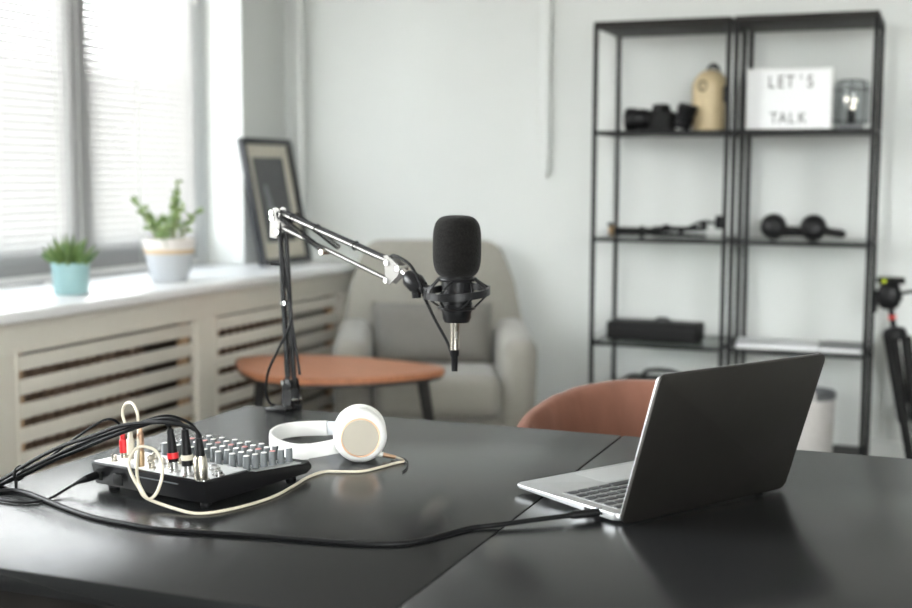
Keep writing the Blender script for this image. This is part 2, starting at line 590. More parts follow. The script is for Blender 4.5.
# ------------------------------------------------------------------ blinds
XB = -2.955
def blind(name, y0, y1, label):
    t = thing(name, label, 'window blind', (XB, (y0 + y1) / 2, 0.835), group=None)
    L = y1 - y0
    sl = MB()
    z = 0.032
    n = 0
    while z < 1.80:
        tilt = R(64.5)
        hw = 0.0150
        ps = []
        for q in (-1, -0.5, 0, 0.5, 1):
            x = q * hw * math.cos(tilt)
            zz = z - q * hw * math.sin(tilt) + 0.0032 * (1 - q * q)
            ps.append((x, zz))
        for (xa, za), (xb, zb_) in zip(ps, ps[1:]):
            sl.quad((xa, -L / 2, za), (xa, L / 2, za), (xb, L / 2, zb_), (xb, -L / 2, zb_))
        z += 0.0256
        n += 1
    bmesh.ops.remove_doubles(sl.bm, verts=sl.bm.verts[:], dist=1e-5)
    sl.build('slats', 'slat', t)
    MB().box((0, 0, 1.83), (0.03, L, 0.045), bev=0.004).build('headrail', 'white', t)
    MB().box((0, 0, 0.006), (0.026, L, 0.016), bev=0.004).build('bottom_rail', 'white', t)
    for k in (0.06, 0.5, 0.94):
        y = -L / 2 + L * k
        MB().cyl((0.014, y, 0.01), (0.014, y, 1.81), 0.0012, n=6).cyl((-0.014, y, 0.01), (-0.014, y, 1.81), 0.0012, n=6).build('ladder_cord', 'white', t)
    return t
blind('venetian_blind', 2.60, 3.690, 'white venetian blind on the window above the teal pot')
bt = blind('venetian_blind', 3.700, 4.50, 'white venetian blind on the window above the two tone pot')
MB().tube([(0.03, 0.37, 1.82), (0.035, 0.372, 1.5), (0.034, 0.375, 1.08)], 0.0022, 8).blob((0.034, 0.375, 1.065), (0.011, 0.011, 0.016)).build('tilt_wand', 'whiteplastic', bt)

# ------------------------------------------------------------------ pipes on the walls
pp = MB().cyl((-2.70, 4.945, 0.83), (-2.70, 4.945, ZC), 0.022, n=20)
pp.tube([(-2.70, 4.945, 0.822), (-2.70, 4.945, 0.835)], 0.030, 20)
tag(pp.build('heating_pipe', 'wall'), 'painted vertical heating pipe in the corner behind the leaning picture frame', 'pipe')
tk = MB()
tk.prism([(-0.024, -0.62), (0.002, -0.72), (0.012, -0.75), (0.020, -0.72), (0.024, -0.62), (0.024, 1.05), (-0.024, 1.05)], 0, 0.030, bev=0.004,
         xf=Matrix.Translation((-1.588, YB, 1.94)) @ Matrix.Rotation(PI / 2, 4, 'X'))
tag(tk.build('cable_trunking', 'wall'), 'painted vertical cable trunking strip on the wall between armchair and shelves', 'trunking')

# ------------------------------------------------------------------ picture frame leaning on the pier
pf = thing('picture_frame', 'black picture frame with cream mat leaning against the wall on the sill', 'picture frame', (-2.655, 4.715, 0.822))
pw, ph = 0.375, 0.535
lean = math.atan2(0.105, ph)
ax_y = V((0.05, 1.0, 0)).normalized()       # along the bottom edge
up_v = (V((-math.sin(lean), 0, math.cos(lean))))
nrm = ax_y.cross(up_v).normalized()
pm = Matrix((ax_y, up_v, nrm)).transposed().to_4x4()
def bar(mb, x0, x1, y0, y1, z0, z1, b=0.002):
    mb.box(((x0 + x1) / 2, (y0 + y1) / 2, (z0 + z1) / 2), (x1 - x0, y1 - y0, z1 - z0), bev=b)
fm = MB()
w = 0.024
bar(fm, -pw / 2, pw / 2, 0, w, 0, 0.028)
bar(fm, -pw / 2, pw / 2, ph - w, ph, 0, 0.028)
bar(fm, -pw / 2, -pw / 2 + w, w, ph - w, 0, 0.028)
bar(fm, pw / 2 - w, pw / 2, w, ph - w, 0, 0.028)
fm._xf(fm.bm.verts[:], pm)
fm.build('frame', 'frameblack', pf)
q = MB()
bar(q, -pw / 2 + w, pw / 2 - w, w, ph - w, 0.006, 0.012, 0)
q._xf(q.bm.verts[:], pm)
q.build('mat_board', 'mount', pf)
q = MB()
bar(q, -0.118, 0.112, 0.095, ph - 0.080, 0.0125, 0.0135, 0)
q._xf(q.bm.verts[:], pm)
pr = q.build('print', 'print_', pf)
q = MB()
q.prism([(-0.075, 0.19), (-0.02, 0.19), (-0.03, 0.27), (-0.04, 0.31), (-0.045, 0.335), (-0.055, 0.345), (-0.068, 0.335), (-0.07, 0.31), (-0.062, 0.28)], 0.0137, 0.0142, xf=pm)
q.build('pale_figure', 'printlight', pr)
q = MB()
bar(q, -pw / 2 + w, pw / 2 - w, w, ph - w, 0.018, 0.020, 0)
q._xf(q.bm.verts[:], pm)
q.build('glazing', 'glass', pf)
q = MB()
bar(q, -pw / 2 + 0.01, pw / 2 - 0.01, 0.01, ph - 0.01, -0.004, 0.004, 0)
q._xf(q.bm.verts[:], pm)
q.build('backing', 'frameblack', pf)

# ------------------------------------------------------------------ potted plants
p1 = thing('potted_succulent', 'small spiky succulent in a teal pot on the white sill', 'potted plant', (-2.61, 3.265, 0.820))
MB().lathe([(0, 0), (0.048, 0), (0.052, 0.004), (0.0605, 0.098), (0.0605, 0.101), (0.055, 0.101), (0.054, 0.09), (0, 0.088)], n=40).build('pot', 'teal', p1)
MB().lathe([(0, 0.095), (0.03, 0.095), (0.0545, 0.090)], n=24).build('soil', 'soil', p1)
lv = MB()
rnd = random.Random(3)
for ring, (nr, el, ln) in enumerate(((5, 78, 0.085), (8, 60, 0.085), (10, 40, 0.075), (11, 22, 0.062))):
    for k in range(nr):
        az = 2 * PI * k / nr + ring * 0.4 + rnd.uniform(-.15, .15)
        e = R(el + rnd.uniform(-7, 7))
        d = V((math.cos(az) * math.cos(e), math.sin(az) * math.cos(e), math.sin(e)))
        b0 = V((math.cos(az) * 0.012 * ring, math.sin(az) * 0.012 * ring, 0.093))
        pts = []
        for s in range(7):
            t = s / 6
            pts.append(b0 + d * ln * t + V((0, 0, 0.016 * t * t)))
        lv.tube(pts, [0.006, 0.0085, 0.009, 0.0082, 0.0065, 0.004, 0.0006], 8)
lv.build('leaves', 'succ', p1)

p2 = thing('potted_jade_plant', 'leafy green jade plant in a grey and cream pot with a tan band', 'potted plant', (-2.612, 3.81, 0.820))
lo = [(0, 0), (0.060, 0), (0.064, 0.004), (0.078, 0.06), (0.0865, 0.100)]
MB().lathe(lo + [(0.085, 0.100), (0, 0.100)], n=44).build('pot', 'potgrey', p2)
MB().lathe([(0.0862, 0.0995), (0.0895, 0.1145), (0.083, 0.1145), (0.083, 0.0995)], n=44).build('pot_band', 'pottan', p2)
MB().lathe([(0.0888, 0.1145), (0.0925, 0.150), (0.0925, 0.153), (0.086, 0.153), (0.083, 0.125), (0.083, 0.1145)], n=44).build('pot_rim', 'potwhite', p2)
MB().lathe([(0, 0.142), (0.04, 0.142), (0.085, 0.136)], n=24).build('soil', 'soil', p2)
stm, lf = MB(), MB()
rnd = random.Random(11)
def leafquad(mb, p, d, size):
    x, y = frame_of(d)
    a = rnd.uniform(0, 2 * PI)
    s = x * math.cos(a) + y * math.sin(a)
    n = d.cross(s).normalized()
    c = p + d * size * 0.5
    m = Matrix((d, s, n)).transposed().to_4x4()
    mb.blob(c, (size * 0.55, size * 0.33, size * 0.09), rot=m, nu=8, nv=5)
ax_r = V((0.93, 0.37, 0))       # across the view
ax_d = V((-0.37, 0.93, 0))
for (rx, dx, h, lean_) in ((-0.13, 0.0, 0.155, 0.3), (-0.105, 0.03, 0.10, 0.2), (-0.055, -0.03, 0.06, 0.1), (0.035, 0.0, 0.215, 0.0), (0.02, 0.05, 0.16, 0), (0.055, -0.03, 0.12, 0.1),
                         (0.125, 0.0, 0.115, 0.5), (0.075, 0.04, 0.07, 0.2), (0.0, -0.06, 0.05, 0.1), (-0.02, -0.09, 0.015, 0.3), (0.01, -0.095, -0.01, 0.3), (-0.03, 0.05, 0.09, 0.0)):
    b0 = V((0, 0, 0.14)) + ax_r * rx * 0.35 + ax_d * dx * 0.4
    tip = V((0, 0, 0.14 + h)) + ax_r * rx + ax_d * dx
    mid = (b0 + tip) / 2 + V((0, 0, 0.02)) - ax_r * rx * 0.05
    pts = catmull([b0, mid, tip], 6)
    stm.tube(pts, [0.004 - 0.0025 * i / len(pts) for i in range(len(pts))], 6)
    nn = int(9 + h * 110)
    for k in range(nn):
        t = 0.25 + 0.75 * k / (nn - 1)
        p = pts[min(len(pts) - 1, int(t * (len(pts) - 1)))]
        d = V((rnd.uniform(-1, 1), rnd.uniform(-1, 1), rnd.uniform(-0.2, 1))).normalized()
        leafquad(lf, p, d, rnd.uniform(0.018, 0.032) * (1.1 - 0.3 * t))
stm.build('stems', 'stem', p2)
lf.build('leaves', 'leaf', p2)

# ------------------------------------------------------------------ armchair
ac = thing('armchair', 'grey upholstered armchair with rounded arms in the corner by the wall', 'armchair', (-1.757, 4.235, 0), R(24))
MB().box((0, 0.33, 0.22), (0.70, 0.56, 0.15), bev=0.03, seg=3).build('seat_base', 'fabric', ac)
MB().box((0.008, 0.27, 0.383), (0.475, 0.54, 0.17), bev=0.05, seg=5).build('seat_cushion', 'fabric', ac)
bo = [(-0.355, 0.22), (0.355, 0.22), (0.365, 0.62), (0.335, 0.76), (0.305, 0.84)]
for k in range(7):
    a = R(10 + 80 * k / 6)
    bo.append((0.21 + 0.085 * math.cos(a), 0.850 + 0.085 * math.sin(a)))
for k in range(7):
    a = R(90 + 80 * k / 6)
    bo.append((-0.21 + 0.085 * math.cos(a), 0.850 + 0.085 * math.sin(a)))
bo += [(-0.305, 0.84), (-0.335, 0.76), (-0.365, 0.62)]
bk = MB()
bk.prism(bo, -0.075, 0.075, bev=0.026, seg=4)
for v in bk.bm.verts:
    x, z, y = v.co.x, v.co.y, -v.co.z
    yy = 0.50 + (z - 0.3) * 0.17
    th = 1.0 - 0.25 * max(0, (z - 0.5) / 0.45)
    puff = 0.02 * math.cos(min(1, abs(x) / 0.33) * PI / 2) if y < 0 else 0
    v.co = V((x, yy + y * th - puff, z))
bk.build('backrest', 'fabric', ac, ang=60)
for s in (-1, 1):
    am = MB()
    am.box((0, 0, 0), (0.140, 0.58, 0.47), bev=0.060, seg=6)
    for v in am.bm.verts:
        t = (v.co.z + 0.235) / 0.47
        yfront = v.co.y
        v.co.x += s * (0.012 * t)
        v.co.z += (0.035 * (yfront / 0.58 + 0.5)) * t
        if yfront < 0:
            v.co.y += 0.03 * (1 - t)
        v.co = v.co + V((s * 0.303, 0.30, 0.362))
    am.build('armrest', 'fabric', ac, ang=60)
for sx in (-1, 1):
    for y in (0.08, 0.55):
        MB().cyl((sx * 0.29, y, 0.0), (sx * 0.27, y, 0.18), 0.014, 0.022).build('leg', 'blackwood', ac)


def pillow_mb(w, h, t, rot, n=22):
    mb = MB()
    for s in (-1, 1):
        def fn(i, j):
            a, b = -1 + 2 * i / n, -1 + 2 * j / n
            x = a * (w / 2) * (1 - 0.06 * (1 - abs(b)) ** 1.0 * abs(a) ** 3)
            z = b * (h / 2) * (1 - 0.08 * (1 - abs(a)) * abs(b) ** 3)
            k = max(0, (1 - a ** 4) * (1 - b ** 4)) ** 0.55
            return rot @ V((x, s * t / 2 * k, z))
        mb.grid(fn, n + 1, n + 1)
    bmesh.ops.remove_doubles(mb.bm, verts=mb.bm.verts[:], dist=1e-4)
    return mb
cm = Matrix.Rotation(R(24), 4, 'Z') @ Matrix.Rotation(R(-20), 4, 'X')
cu = thing('cushion', 'dark grey linen cushion resting against the armchair back', 'cushion', (-1.905, 4.560, 0.580))
pillow_mb(0.48, 0.255, 0.15, cm).build('cushion_cover', 'cushion', cu, ang=70)

# ------------------------------------------------------------------ coffee table
ct = thing('coffee_table', 'low orange wood coffee table with rounded top and black legs', 'coffee table', (-1.95, 3.80, 0))
out = [(-2.312, 3.7667), (-2.3533, 3.8343), (-2.3265, 3.9277), (-2.2062, 4.0071), (-2.0608, 4.0413), (-1.90, 4.035), (-1.78, 4.01), (-1.665, 3.982), (-1.600, 3.935),
       (-1.592, 3.84), (-1.6653, 3.72), (-1.786, 3.605), (-1.933, 3.540), (-2.0858, 3.5504), (-2.2149, 3.6486)]
o2 = [(p.x + 1.95, p.y - 3.80) for p in catmull([(x, y, 0) for x, y in out], 5, closed=True)]
MB().prism(o2, 0.530, 0.550, bev=0.005, seg=2).build('tabletop', 'wood', ct)
MB().prism([(x * 0.98, y * 0.98) for x, y in o2], 0.518, 0.5295).build('underside', 'blackwood', ct)
for (tx, ty, bx, by) in ((-0.27, -0.02, -0.33, -0.04), (0.295, 0.07, 0.345, 0.16), (-0.205, 0.10, -0.225, 0.13)):
    MB().cyl((tx, ty, 0.52), (bx, by, 0.0), 0.021, 0.013).build('leg', 'blackwood', ct)

# ------------------------------------------------------------------ brown tub chair
bc = thing('tub_chair', 'brown velvet tub chair tucked in behind the black table and laptop', 'chair', (-0.57, 2.43, 0))
def shell():
    mb = MB()
    NA = 48
    prof_n = 22
    A0 = R(118)
    ringsv = []
    for i in range(NA + 1):
        a = -A0 + 2 * A0 * i / NA
        t = abs(a) / A0
        zt = 0.762 - 0.115 * max(0, (t - 0.12) / 0.88) ** 1.7
        zb = 0.42
        rc_, th = 0.215 - 0.0 * t, 0.026
        ring = []
        for j in range(prof_n):
            b = 2 * PI * j / prof_n
            cx, cz = math.cos(b), math.sin(b)
            ex = math.copysign(abs(cx) ** 0.75, cx) * th
            hz = (zt - zb) / 2
            ez = math.copysign(abs(cz) ** 0.35, cz) * hz
            z = (zt + zb) / 2 + ez
            rad = rc_ + ex + 0.035 * (z - 0.45) / 0.33
            wr = 0.0036 * math.sin(a * 46 + 2 * math.sin(a * 9)) * max(0, min(1, (z - 0.55) / 0.15)) if cx < 0.4 else 0
            rad += wr
            ring.append(mb.bm.verts.new((math.sin(a) * rad, math.cos(a) * rad * 0.95, z)))
        ringsv.append(ring)
    for a, b in zip(ringsv, ringsv[1:]):
        for j in range(prof_n):
            mb.bm.faces.new((a[j], a[(j + 1) % prof_n], b[(j + 1) % prof_n], b[j]))
    mb.bm.faces.new(ringsv[0][::-1])
    mb.bm.faces.new(ringsv[-1])
    return mb
shell().build('backrest', 'velvet', bc, ang=70)
MB().lathe([(0, 0.38), (0.16, 0.38), (0.195, 0.40), (0.20, 0.44), (0.185, 0.47), (0.14, 0.482), (0, 0.485)], n=40).build('seat', 'velvet', bc)
for sx in (-1, 1):
    for sy in (-1, 1):
        MB().cyl((sx * 0.14, sy * 0.14, 0.39), (sx * 0.21, sy * 0.21, 0), 0.014, 0.009).build('leg', 'blackwood', bc)

# ------------------------------------------------------------------ black tables
YT0, YT1, ZTAB = 1.117, 2.122, 0.75
def desk(x0, x1, label):
    cx, cy = (x0 + x1) / 2, (YT0 + YT1) / 2
    t = thing('table', label, 'table', (cx, cy, 0))
    w, d = x1 - x0, YT1 - YT0
    MB().box((0, 0, ZTAB - 0.0135), (w, d, 0.027), bev=0.003, seg=2).build('tabletop', 'desk', t)
    MB().box((0, -d / 2 + 0.022, ZTAB - 0.062), (w - 0.02, 0.02, 0.07)).box((0, d / 2 - 0.022, ZTAB - 0.062), (w - 0.02, 0.02, 0.07)) \
        .box((-w / 2 + 0.022, 0, ZTAB - 0.062), (0.02, d - 0.06, 0.07)).box((w / 2 - 0.022, 0, ZTAB - 0.062), (0.02, d - 0.06, 0.07)).build('apron', 'deskedge', t)
    for sx in (-1, 1):
        for sy in (-1, 1):
            MB().box((sx * (w / 2 - 0.06), sy * (d / 2 - 0.06), (ZTAB - 0.03) / 2), (0.05, 0.05, ZTAB - 0.03), bev=0.004).build('leg', 'deskedge', t)
    return t
desk(-1.281, -0.5282, 'black wooden table carrying the audio mixer, white headphones and microphone arm')
desk(-0.5268, 0.95, 'black wooden table carrying most of the open laptop')

# ------------------------------------------------------------------ laptop
A = V((-0.3905, 1.5625, 0.0))
hd = R(58.8)
lp = thing('laptop', 'open grey laptop seen from behind its lid on the black table', 'laptop', (A.x, A.y, ZTAB), hd)
# local: x along hinge (0..0.32), +y towards the user (front edge at y = D)
LW, LD = 0.329, 0.212
bs = MB()
bs.prism(rrect(LW, LD - 0.004, 0.010, 5, LW / 2, LD / 2 + 0.002), 0.0035, 0.0135, bev=0.002, seg=2)
for v in bs.bm.verts:
    if v.co.z < 0.008:
        v.co.z += 0.005 * max(0, (v.co.y - 0.10)) / 0.1
base = bs.build('base', 'alu', lp)
kb = MB().box((LW / 2, 0.075, 0.0137), (0.292, 0.110, 0.0006)).build('keyboard', 'deckdark', base)
kmesh = None
for row in range(6):
    xk = 0.020
    nk = 14 if row < 5 else 8
    for c in range(nk):
        w = 0.0172
        if row == 5 and c == 4:
            w = 0.112
        if kmesh is None or abs(w - 0.0172) > 1e-6:
            k = MB().prism(rrect(w, 0.0132 if row else 0.009, 0.0015, 2), 0.0, 0.0011).build('key', 'key', kb)
            if kmesh is None:
                kmesh = k
        else:
            k = kmesh.copy()
            COL.objects.link(k)
            k.parent = kb
        k.location = (xk + w / 2, 0.0285 + row * 0.0182, 0.0140)
        xk += w + 0.0031
        if row == 5 and c == 4:
            pass
MB().prism(rrect(0.115, 0.066, 0.004, 3, LW / 2, 0.170), 0.0136, 0.01375).build('trackpad', 'trackpad', base)
for x in (0.03, LW - 0.03):
    for y in (0.02, LD - 0.03):
        MB().lathe([(0, 0), (0.006, 0), (0.006, 0.004), (0, 0.004)], (x, y, 0.0), n=12).build('rubber_foot', 'rubber', base)
MB().box((-0.0005, 0.036, 0.0085), (0.002, 0.009, 0.0032), bev=0.0008).box((-0.0005, 0.060, 0.0085), (0.002, 0.012, 0.004), bev=0.0008).build('port', 'blackplastic', base)
LT = R(18)
LL = 0.206
lm = Matrix.Translation((0, -0.0005, 0.0095)) @ Matrix.Rotation(LT, 4, 'X')
# lid plane: local x along hinge, local z up the lid; leans to -y
def lidprism(w, z0, z1, y0, y1, rad, cx=LW / 2):
    mb = MB()
    mb.prism(rrect(w, z1 - z0, rad, 5, cx, (z0 + z1) / 2), y0, y1, bev=min(0.0014, (y1 - y0) / 3), seg=2,
             xf=lm @ Matrix.Rotation(PI / 2, 4, 'X'))
    return mb
lid = lidprism(LW, -0.0065, LL, 0.0, 0.005, 0.009).build('lid', 'lidgrey', lp)
lidprism(LW - 0.001, -0.0058, LL - 0.0005, -0.0018, 0.0004, 0.0088).build('lid_rim', 'alu', lid)
lidprism(LW - 0.008, 0.012, LL - 0.005, -0.0026, -0.0017, 0.005).build('screen', 'screen', lid)
MB().cyl((0.03, 0.0045, 0.0115), (LW - 0.03, 0.0045, 0.0115), 0.0038, n=14).build('hinge', 'blackplastic', lp)

# ------------------------------------------------------------------ laptop charging cable
cc = thing('charging_cable', 'long black cable running along the table front to the laptop', 'cable', (-0.42, 1.58, ZTAB))
def rel(pts, o):
    return [V(p) - V(o) for p in pts]
cab = [(-1.300, 1.355, 0.715), (-1.288, 1.360, 0.748), (-1.275, 1.365, 0.7545), (-1.242, 1.388, 0.7535), (-1.224, 1.398, 0.7535), (-1.193, 1.392, 0.7535), (-1.139, 1.368, 0.7535), (-1.086, 1.345, 0.7535), (-1.037, 1.327, 0.7535),
       (-0.986, 1.317, 0.7535), (-0.928, 1.311, 0.7535), (-0.868, 1.318, 0.7535), (-0.806, 1.330, 0.7535), (-0.724, 1.341, 0.7535), (-0.672, 1.348, 0.7535), (-0.624, 1.363, 0.7535), (-0.596, 1.390, 0.7535),
       (-0.576, 1.432, 0.7535), (-0.558, 1.466, 0.7538), (-0.529, 1.490, 0.755), (-0.489, 1.525, 0.757), (-0.455, 1.555, 0.758)]
MB().tube(rel(cab, (-0.42, 1.58, ZTAB)), 0.0034, 10, smooth=6).build('cable', 'rubber', cc)
pa, pb = V((-0.455, 1.555, 0.758)), V((-0.421, 1.588, 0.7585))
MB().tube(rel([pa, pa + (pb - pa) * 0.1, pa + (pb - pa) * 0.15, pb], (-0.42, 1.58, ZTAB)), [0.0035, 0.0048, 0.0055, 0.0055], 12).build('plug', 'rubber', cc)

# ------------------------------------------------------------------ mixer
MO = V((-1.012, 1.5525, 0.75))
MR = R(-10.8)
mx = thing('audio_mixer', 'small black audio mixer with silver panel and rows of grey knobs', 'audio mixer', MO, MR)
minv = (Matrix.Translation(MO) @ Matrix.Rotation(MR, 4, 'Z')).inverted()
def ml(p):
    return minv @ V(p)
HW, HD = 0.1105, 0.115
prof = [(-HD + 0.008, 0.007), (HD - 0.012, 0.007), (HD, 0.013), (HD, 0.019), (HD - 0.006, 0.025), (HD - 0.02, 0.0235), (-0.012, 0.030), (-0.026, 0.038), (-HD + 0.003, 0.0395), (-HD, 0.0375)]
rx = Matrix(((0, 0, 1, 0), (1, 0, 0, 0), (0, 1, 0, 0), (0, 0, 0, 1)))
MB().prism(prof, -HW, HW, bev=0.003, seg=2, xf=rx).build('housing', 'blackplastic', mx)
MB().prism([(-HD + 0.004, 0.0392), (-0.026, 0.0378), (-0.026, 0.0392), (-HD + 0.004, 0.0405)], -HW + 0.004, HW - 0.004, xf=rx).build('connector_panel', 'mixpanel', mx)
MB().prism([(-0.012, 0.0298), (HD - 0.018, 0.0232), (HD - 0.018, 0.0245), (-0.012, 0.0312), (-0.024, 0.038), (-0.024, 0.037)], -HW + 0.006, HW - 0.006, xf=rx).build('control_panel', 'mixpanel', mx)
for sx in (-1, 1):
    for sy in (-1, 1):
        MB().lathe([(0, 0), (0.008, 0), (0.008, 0.008), (0, 0.008)], (sx * 0.09, sy * 0.09, 0), n=14).build('rubber_foot', 'rubber', mx)
MB().box((-0.055, -HD + 0.0005, 0.020), (0.018, 0.003, 0.016), bev=0.001).build('rear_socket', 'blackmatte', mx)
MB().box((-0.095, -HD + 0.0005, 0.021), (0.016, 0.003, 0.013), bev=0.001).build('rear_socket', 'blackmatte', mx)
MB().box((0.02, -HD + 0.0006, 0.030), (0.085, 0.002, 0.0012)).build('printed_line', 'knobgrey', mx)
kn = None
for c in range(7):
    for r in range(6):
        x = -0.074 + c * 0.0268
        y = -0.004 + r * 0.0188
        zt = 0.0312 - (y + 0.012) * 0.0585
        if kn is None:
            kn = MB().lathe([(0.0060, 0), (0.0062, 0.0015), (0.0053, 0.003), (0.0049, 0.0198), (0.0046, 0.0203), (0, 0.0203)], n=14).build('knob', 'knobgrey', mx)
            cp_w = MB().lathe([(0.0044, 0.0201), (0.0042, 0.0211), (0, 0.0213)], n=14).box((0, 0.0052, 0.0100), (0.0011, 0.0012, 0.014)).build('knob_cap', 'knobcap', kn)
            cp_p = None
            k = kn
            k.location = (x, y, zt)
            continue
        k = kn.copy()
        COL.objects.link(k)
        k.parent = mx
        k.location = (x, y, zt)
        if r == 3:
            if cp_p is None:
                cp_p = MB().lathe([(0.0044, 0.0201), (0.0042, 0.0211), (0, 0.0213)], n=14).box((0, 0.0052, 0.0100), (0.0011, 0.0012, 0.014)).build('knob_cap', 'knobpink', k)
            else:
                c2 = cp_p.copy()
                COL.objects.link(c2)
                c2.parent = k
        else:
            c2 = cp_w.copy()
            COL.objects.link(c2)
            c2.parent = k
# jacks on the connector panel
jk = [(-1.111, 1.474), (-1.064, 1.494), (-1.036, 1.459), (-1.065, 1.508), (-1.036, 1.485), (-1.012, 1.470), (-1.015, 1.500), (-1.085, 1.500)]
j0 = None
for p in jk:
    l = ml((p[0], p[1], 0.79))
    if j0 is None:
        j0 = MB().lathe([(0.0062, 0), (0.0062, 0.0015), (0.0042, 0.002), (0.0042, 0.009), (0.0033, 0.009), (0.0033, 0.003), (0, 0.003)], n=16).build('phono_socket', 'nickel', mx)
        j = j0
    else:
        j = j0.copy()
        COL.objects.link(j)
        j.parent = mx
    j.location = (l.x, l.y, 0.0398)
js = None
for p in [(-0.993, 1.450), (-0.962, 1.438), (-0.930, 1.426), (-0.925, 1.455), (-0.950, 1.485), (-0.985, 1.495)]:
    l = ml((p[0], p[1], 0.79))
    if js is None:
        js = MB().lathe([(0.0085, 0), (0.0085, 0.0022), (0.0062, 0.003), (0.0062, 0.0065), (0.0045, 0.0065), (0.0045, 0.002), (0, 0.002)], n=20).build('jack_socket', 'chrome', mx)
        j = js
    else:
        j = js.copy()
        COL.objects.link(j)
        j.parent = mx
    j.location = (l.x, l.y, 0.0398)

# ------------------------------------------------------------------ plugged cables of the mixer
tail = [(-1.288, 1.408, 0.745), (-1.30, 1.405, 0.715)]
def plugged(name, label, path, base_pt, stages, parts_extra=(), r=0.0028, matc='rubber'):
    """stages: list of (part name, material, [(radius, height)...]) stacked on base_pt along z."""
    o = thing(name, label, 'cable', base_pt)
    MB().tube(rel(path, base_pt), r, 8, smooth=5).build('cable', matc, o)
    tip = (V(path[0]) - V(base_pt))
    d = V((tip.x, tip.y, tip.z)).normalized()
    for nm, mt, pr_ in stages:
        MB().lathe([(0, pr_[0][1])] + pr_ + [(0, pr_[-1][1])], axis=d, n=20).build(nm, mt, o)
    return o
b1 = [(-0.932, 1.42, 0.848), (-0.935, 1.42, 0.857), (-0.946, 1.42, 0.862), (-0.964, 1.419, 0.865), (-0.984, 1.418, 0.866), (-1.008, 1.418, 0.864), (-1.056, 1.416, 0.856), (-1.106, 1.414, 0.837), (-1.156, 1.413, 0.819), (-1.208, 1.412, 0.793), (-1.243, 1.41, 0.772), (-1.263, 1.41, 0.761)] + tail
b2 = [(-0.966, 1.438, 0.854), (-0.969, 1.437, 0.860), (-0.979, 1.436, 0.866), (-0.998, 1.434, 0.867), (-1.018, 1.432, 0.863), (-1.041, 1.43, 0.856), (-1.08, 1.426, 0.843), (-1.128, 1.422, 0.824), (-1.176, 1.419, 0.801), (-1.226, 1.418, 0.777), (-1.26, 1.416, 0.7575), (-1.288, 1.414, 0.745), (-1.30, 1.413, 0.715)]
b3 = [(-0.998, 1.45, 0.849), (-0.999, 1.449, 0.854), (-1.007, 1.448, 0.860), (-1.02, 1.446, 0.859), (-1.042, 1.443, 0.852), (-1.088, 1.436, 0.834), (-1.134, 1.430, 0.814), (-1.181, 1.424, 0.794), (-1.229, 1.422, 0.770), (-1.262, 1.420, 0.756), (-1.288, 1.420, 0.745), (-1.30, 1.42, 0.715)]
b4 = [(-0.985, 1.500, 0.835), (-0.990, 1.49, 0.850), (-1.003, 1.475, 0.861), (-1.017, 1.468, 0.864), (-1.032, 1.463, 0.861), (-1.047, 1.46, 0.856), (-1.069, 1.456, 0.846), (-1.100, 1.444, 0.832), (-1.14, 1.435, 0.816), (-1.185, 1.430, 0.797), (-1.232, 1.428, 0.773), (-1.262, 1.426, 0.757), (-1.288, 1.426, 0.745), (-1.30, 1.426, 0.715)]
b5 = [(-1.100, 1.48, 0.833), (-1.100, 1.476, 0.842), (-1.104, 1.468, 0.851), (-1.112, 1.460, 0.853), (-1.125, 1.452, 0.846), (-1.145, 1.442, 0.831), (-1.175, 1.435, 0.809), (-1.205, 1.430, 0.788), (-1.24, 1.426, 0.768), (-1.265, 1.430, 0.7565), (-1.288, 1.432, 0.745), (-1.30, 1.432, 0.715)]
plugged('microphone_cable', 'black cable with a ribbed silver plug at the mixer corner', b1, (-0.930, 1.42, 0.7985),
        [('connector', 'nickel', [(0.0085, -0.006), (0.0095, 0.002), (0.0095, 0.022), (0.0082, 0.024), (0.0082, 0.027)]), ('boot', 'rubber', [(0.0070, 0.027), (0.0062, 0.036), (0.0042, 0.050)])])
plugged('microphone_cable', 'black cable with a white ringed plug beside the silver plug', b2, (-0.9625, 1.438, 0.7985),
        [('connector', 'chrome', [(0.0055, -0.004), (0.0055, 0.006)]), ('collar', 'rubber', [(0.008, 0.006), (0.008, 0.014)]), ('ring', 'cream', [(0.0082, 0.014), (0.0082, 0.021)]), ('boot', 'rubber', [(0.0070, 0.021), (0.0062, 0.034), (0.0048, 0.056)])])
plugged('microphone_cable', 'black cable with a red ringed plug on the mixer', b3, (-0.993, 1.45, 0.7985),
        [('connector', 'chrome', [(0.0055, -0.004), (0.0055, 0.006)]), ('collar', 'rubber', [(0.0068, 0.006), (0.0075, 0.011)]), ('ring', 'red', [(0.0078, 0.011), (0.0078, 0.019)]), ('boot', 'rubber', [(0.0068, 0.019), (0.0058, 0.034), (0.0042, 0.052)])])
plugged('audio_cable', 'thin black cable arching over the mixer from the plug behind the ringed plugs', b4, (-0.985, 1.500, 0.7985),
        [('connector', 'chrome', [(0.0055, -0.004), (0.0055, 0.006)]), ('boot', 'rubber', [(0.0068, 0.006), (0.0058, 0.022), (0.0038, 0.037)])], r=0.0021)
plugged('audio_cable', 'thin black cable ending in a red phono plug on the mixer', b5, (-1.098, 1.480, 0.7985),
        [('connector', 'nickel', [(0.0048, -0.004), (0.0048, 0.004)]), ('plug_sleeve', 'red', [(0.0055, 0.004), (0.0055, 0.022), (0.0035, 0.024), (0.0035, 0.034)])], r=0.0018)
ctie = MB()
ctie.tube([V((-1.232, 1.417 + 0.011 * math.cos(a), 0.774 + 0.009 * math.sin(a))) for a in [2 * PI * k / 16 for k in range(16)]], 0.0026, 6, closed=True)
ctie.box((-1.230, 1.407, 0.763), (0.004, 0.002, 0.018))
tag(ctie.build('cable_tie', 'rubber'), 'black tie holding the bundle of black cables above the table', 'cable tie')

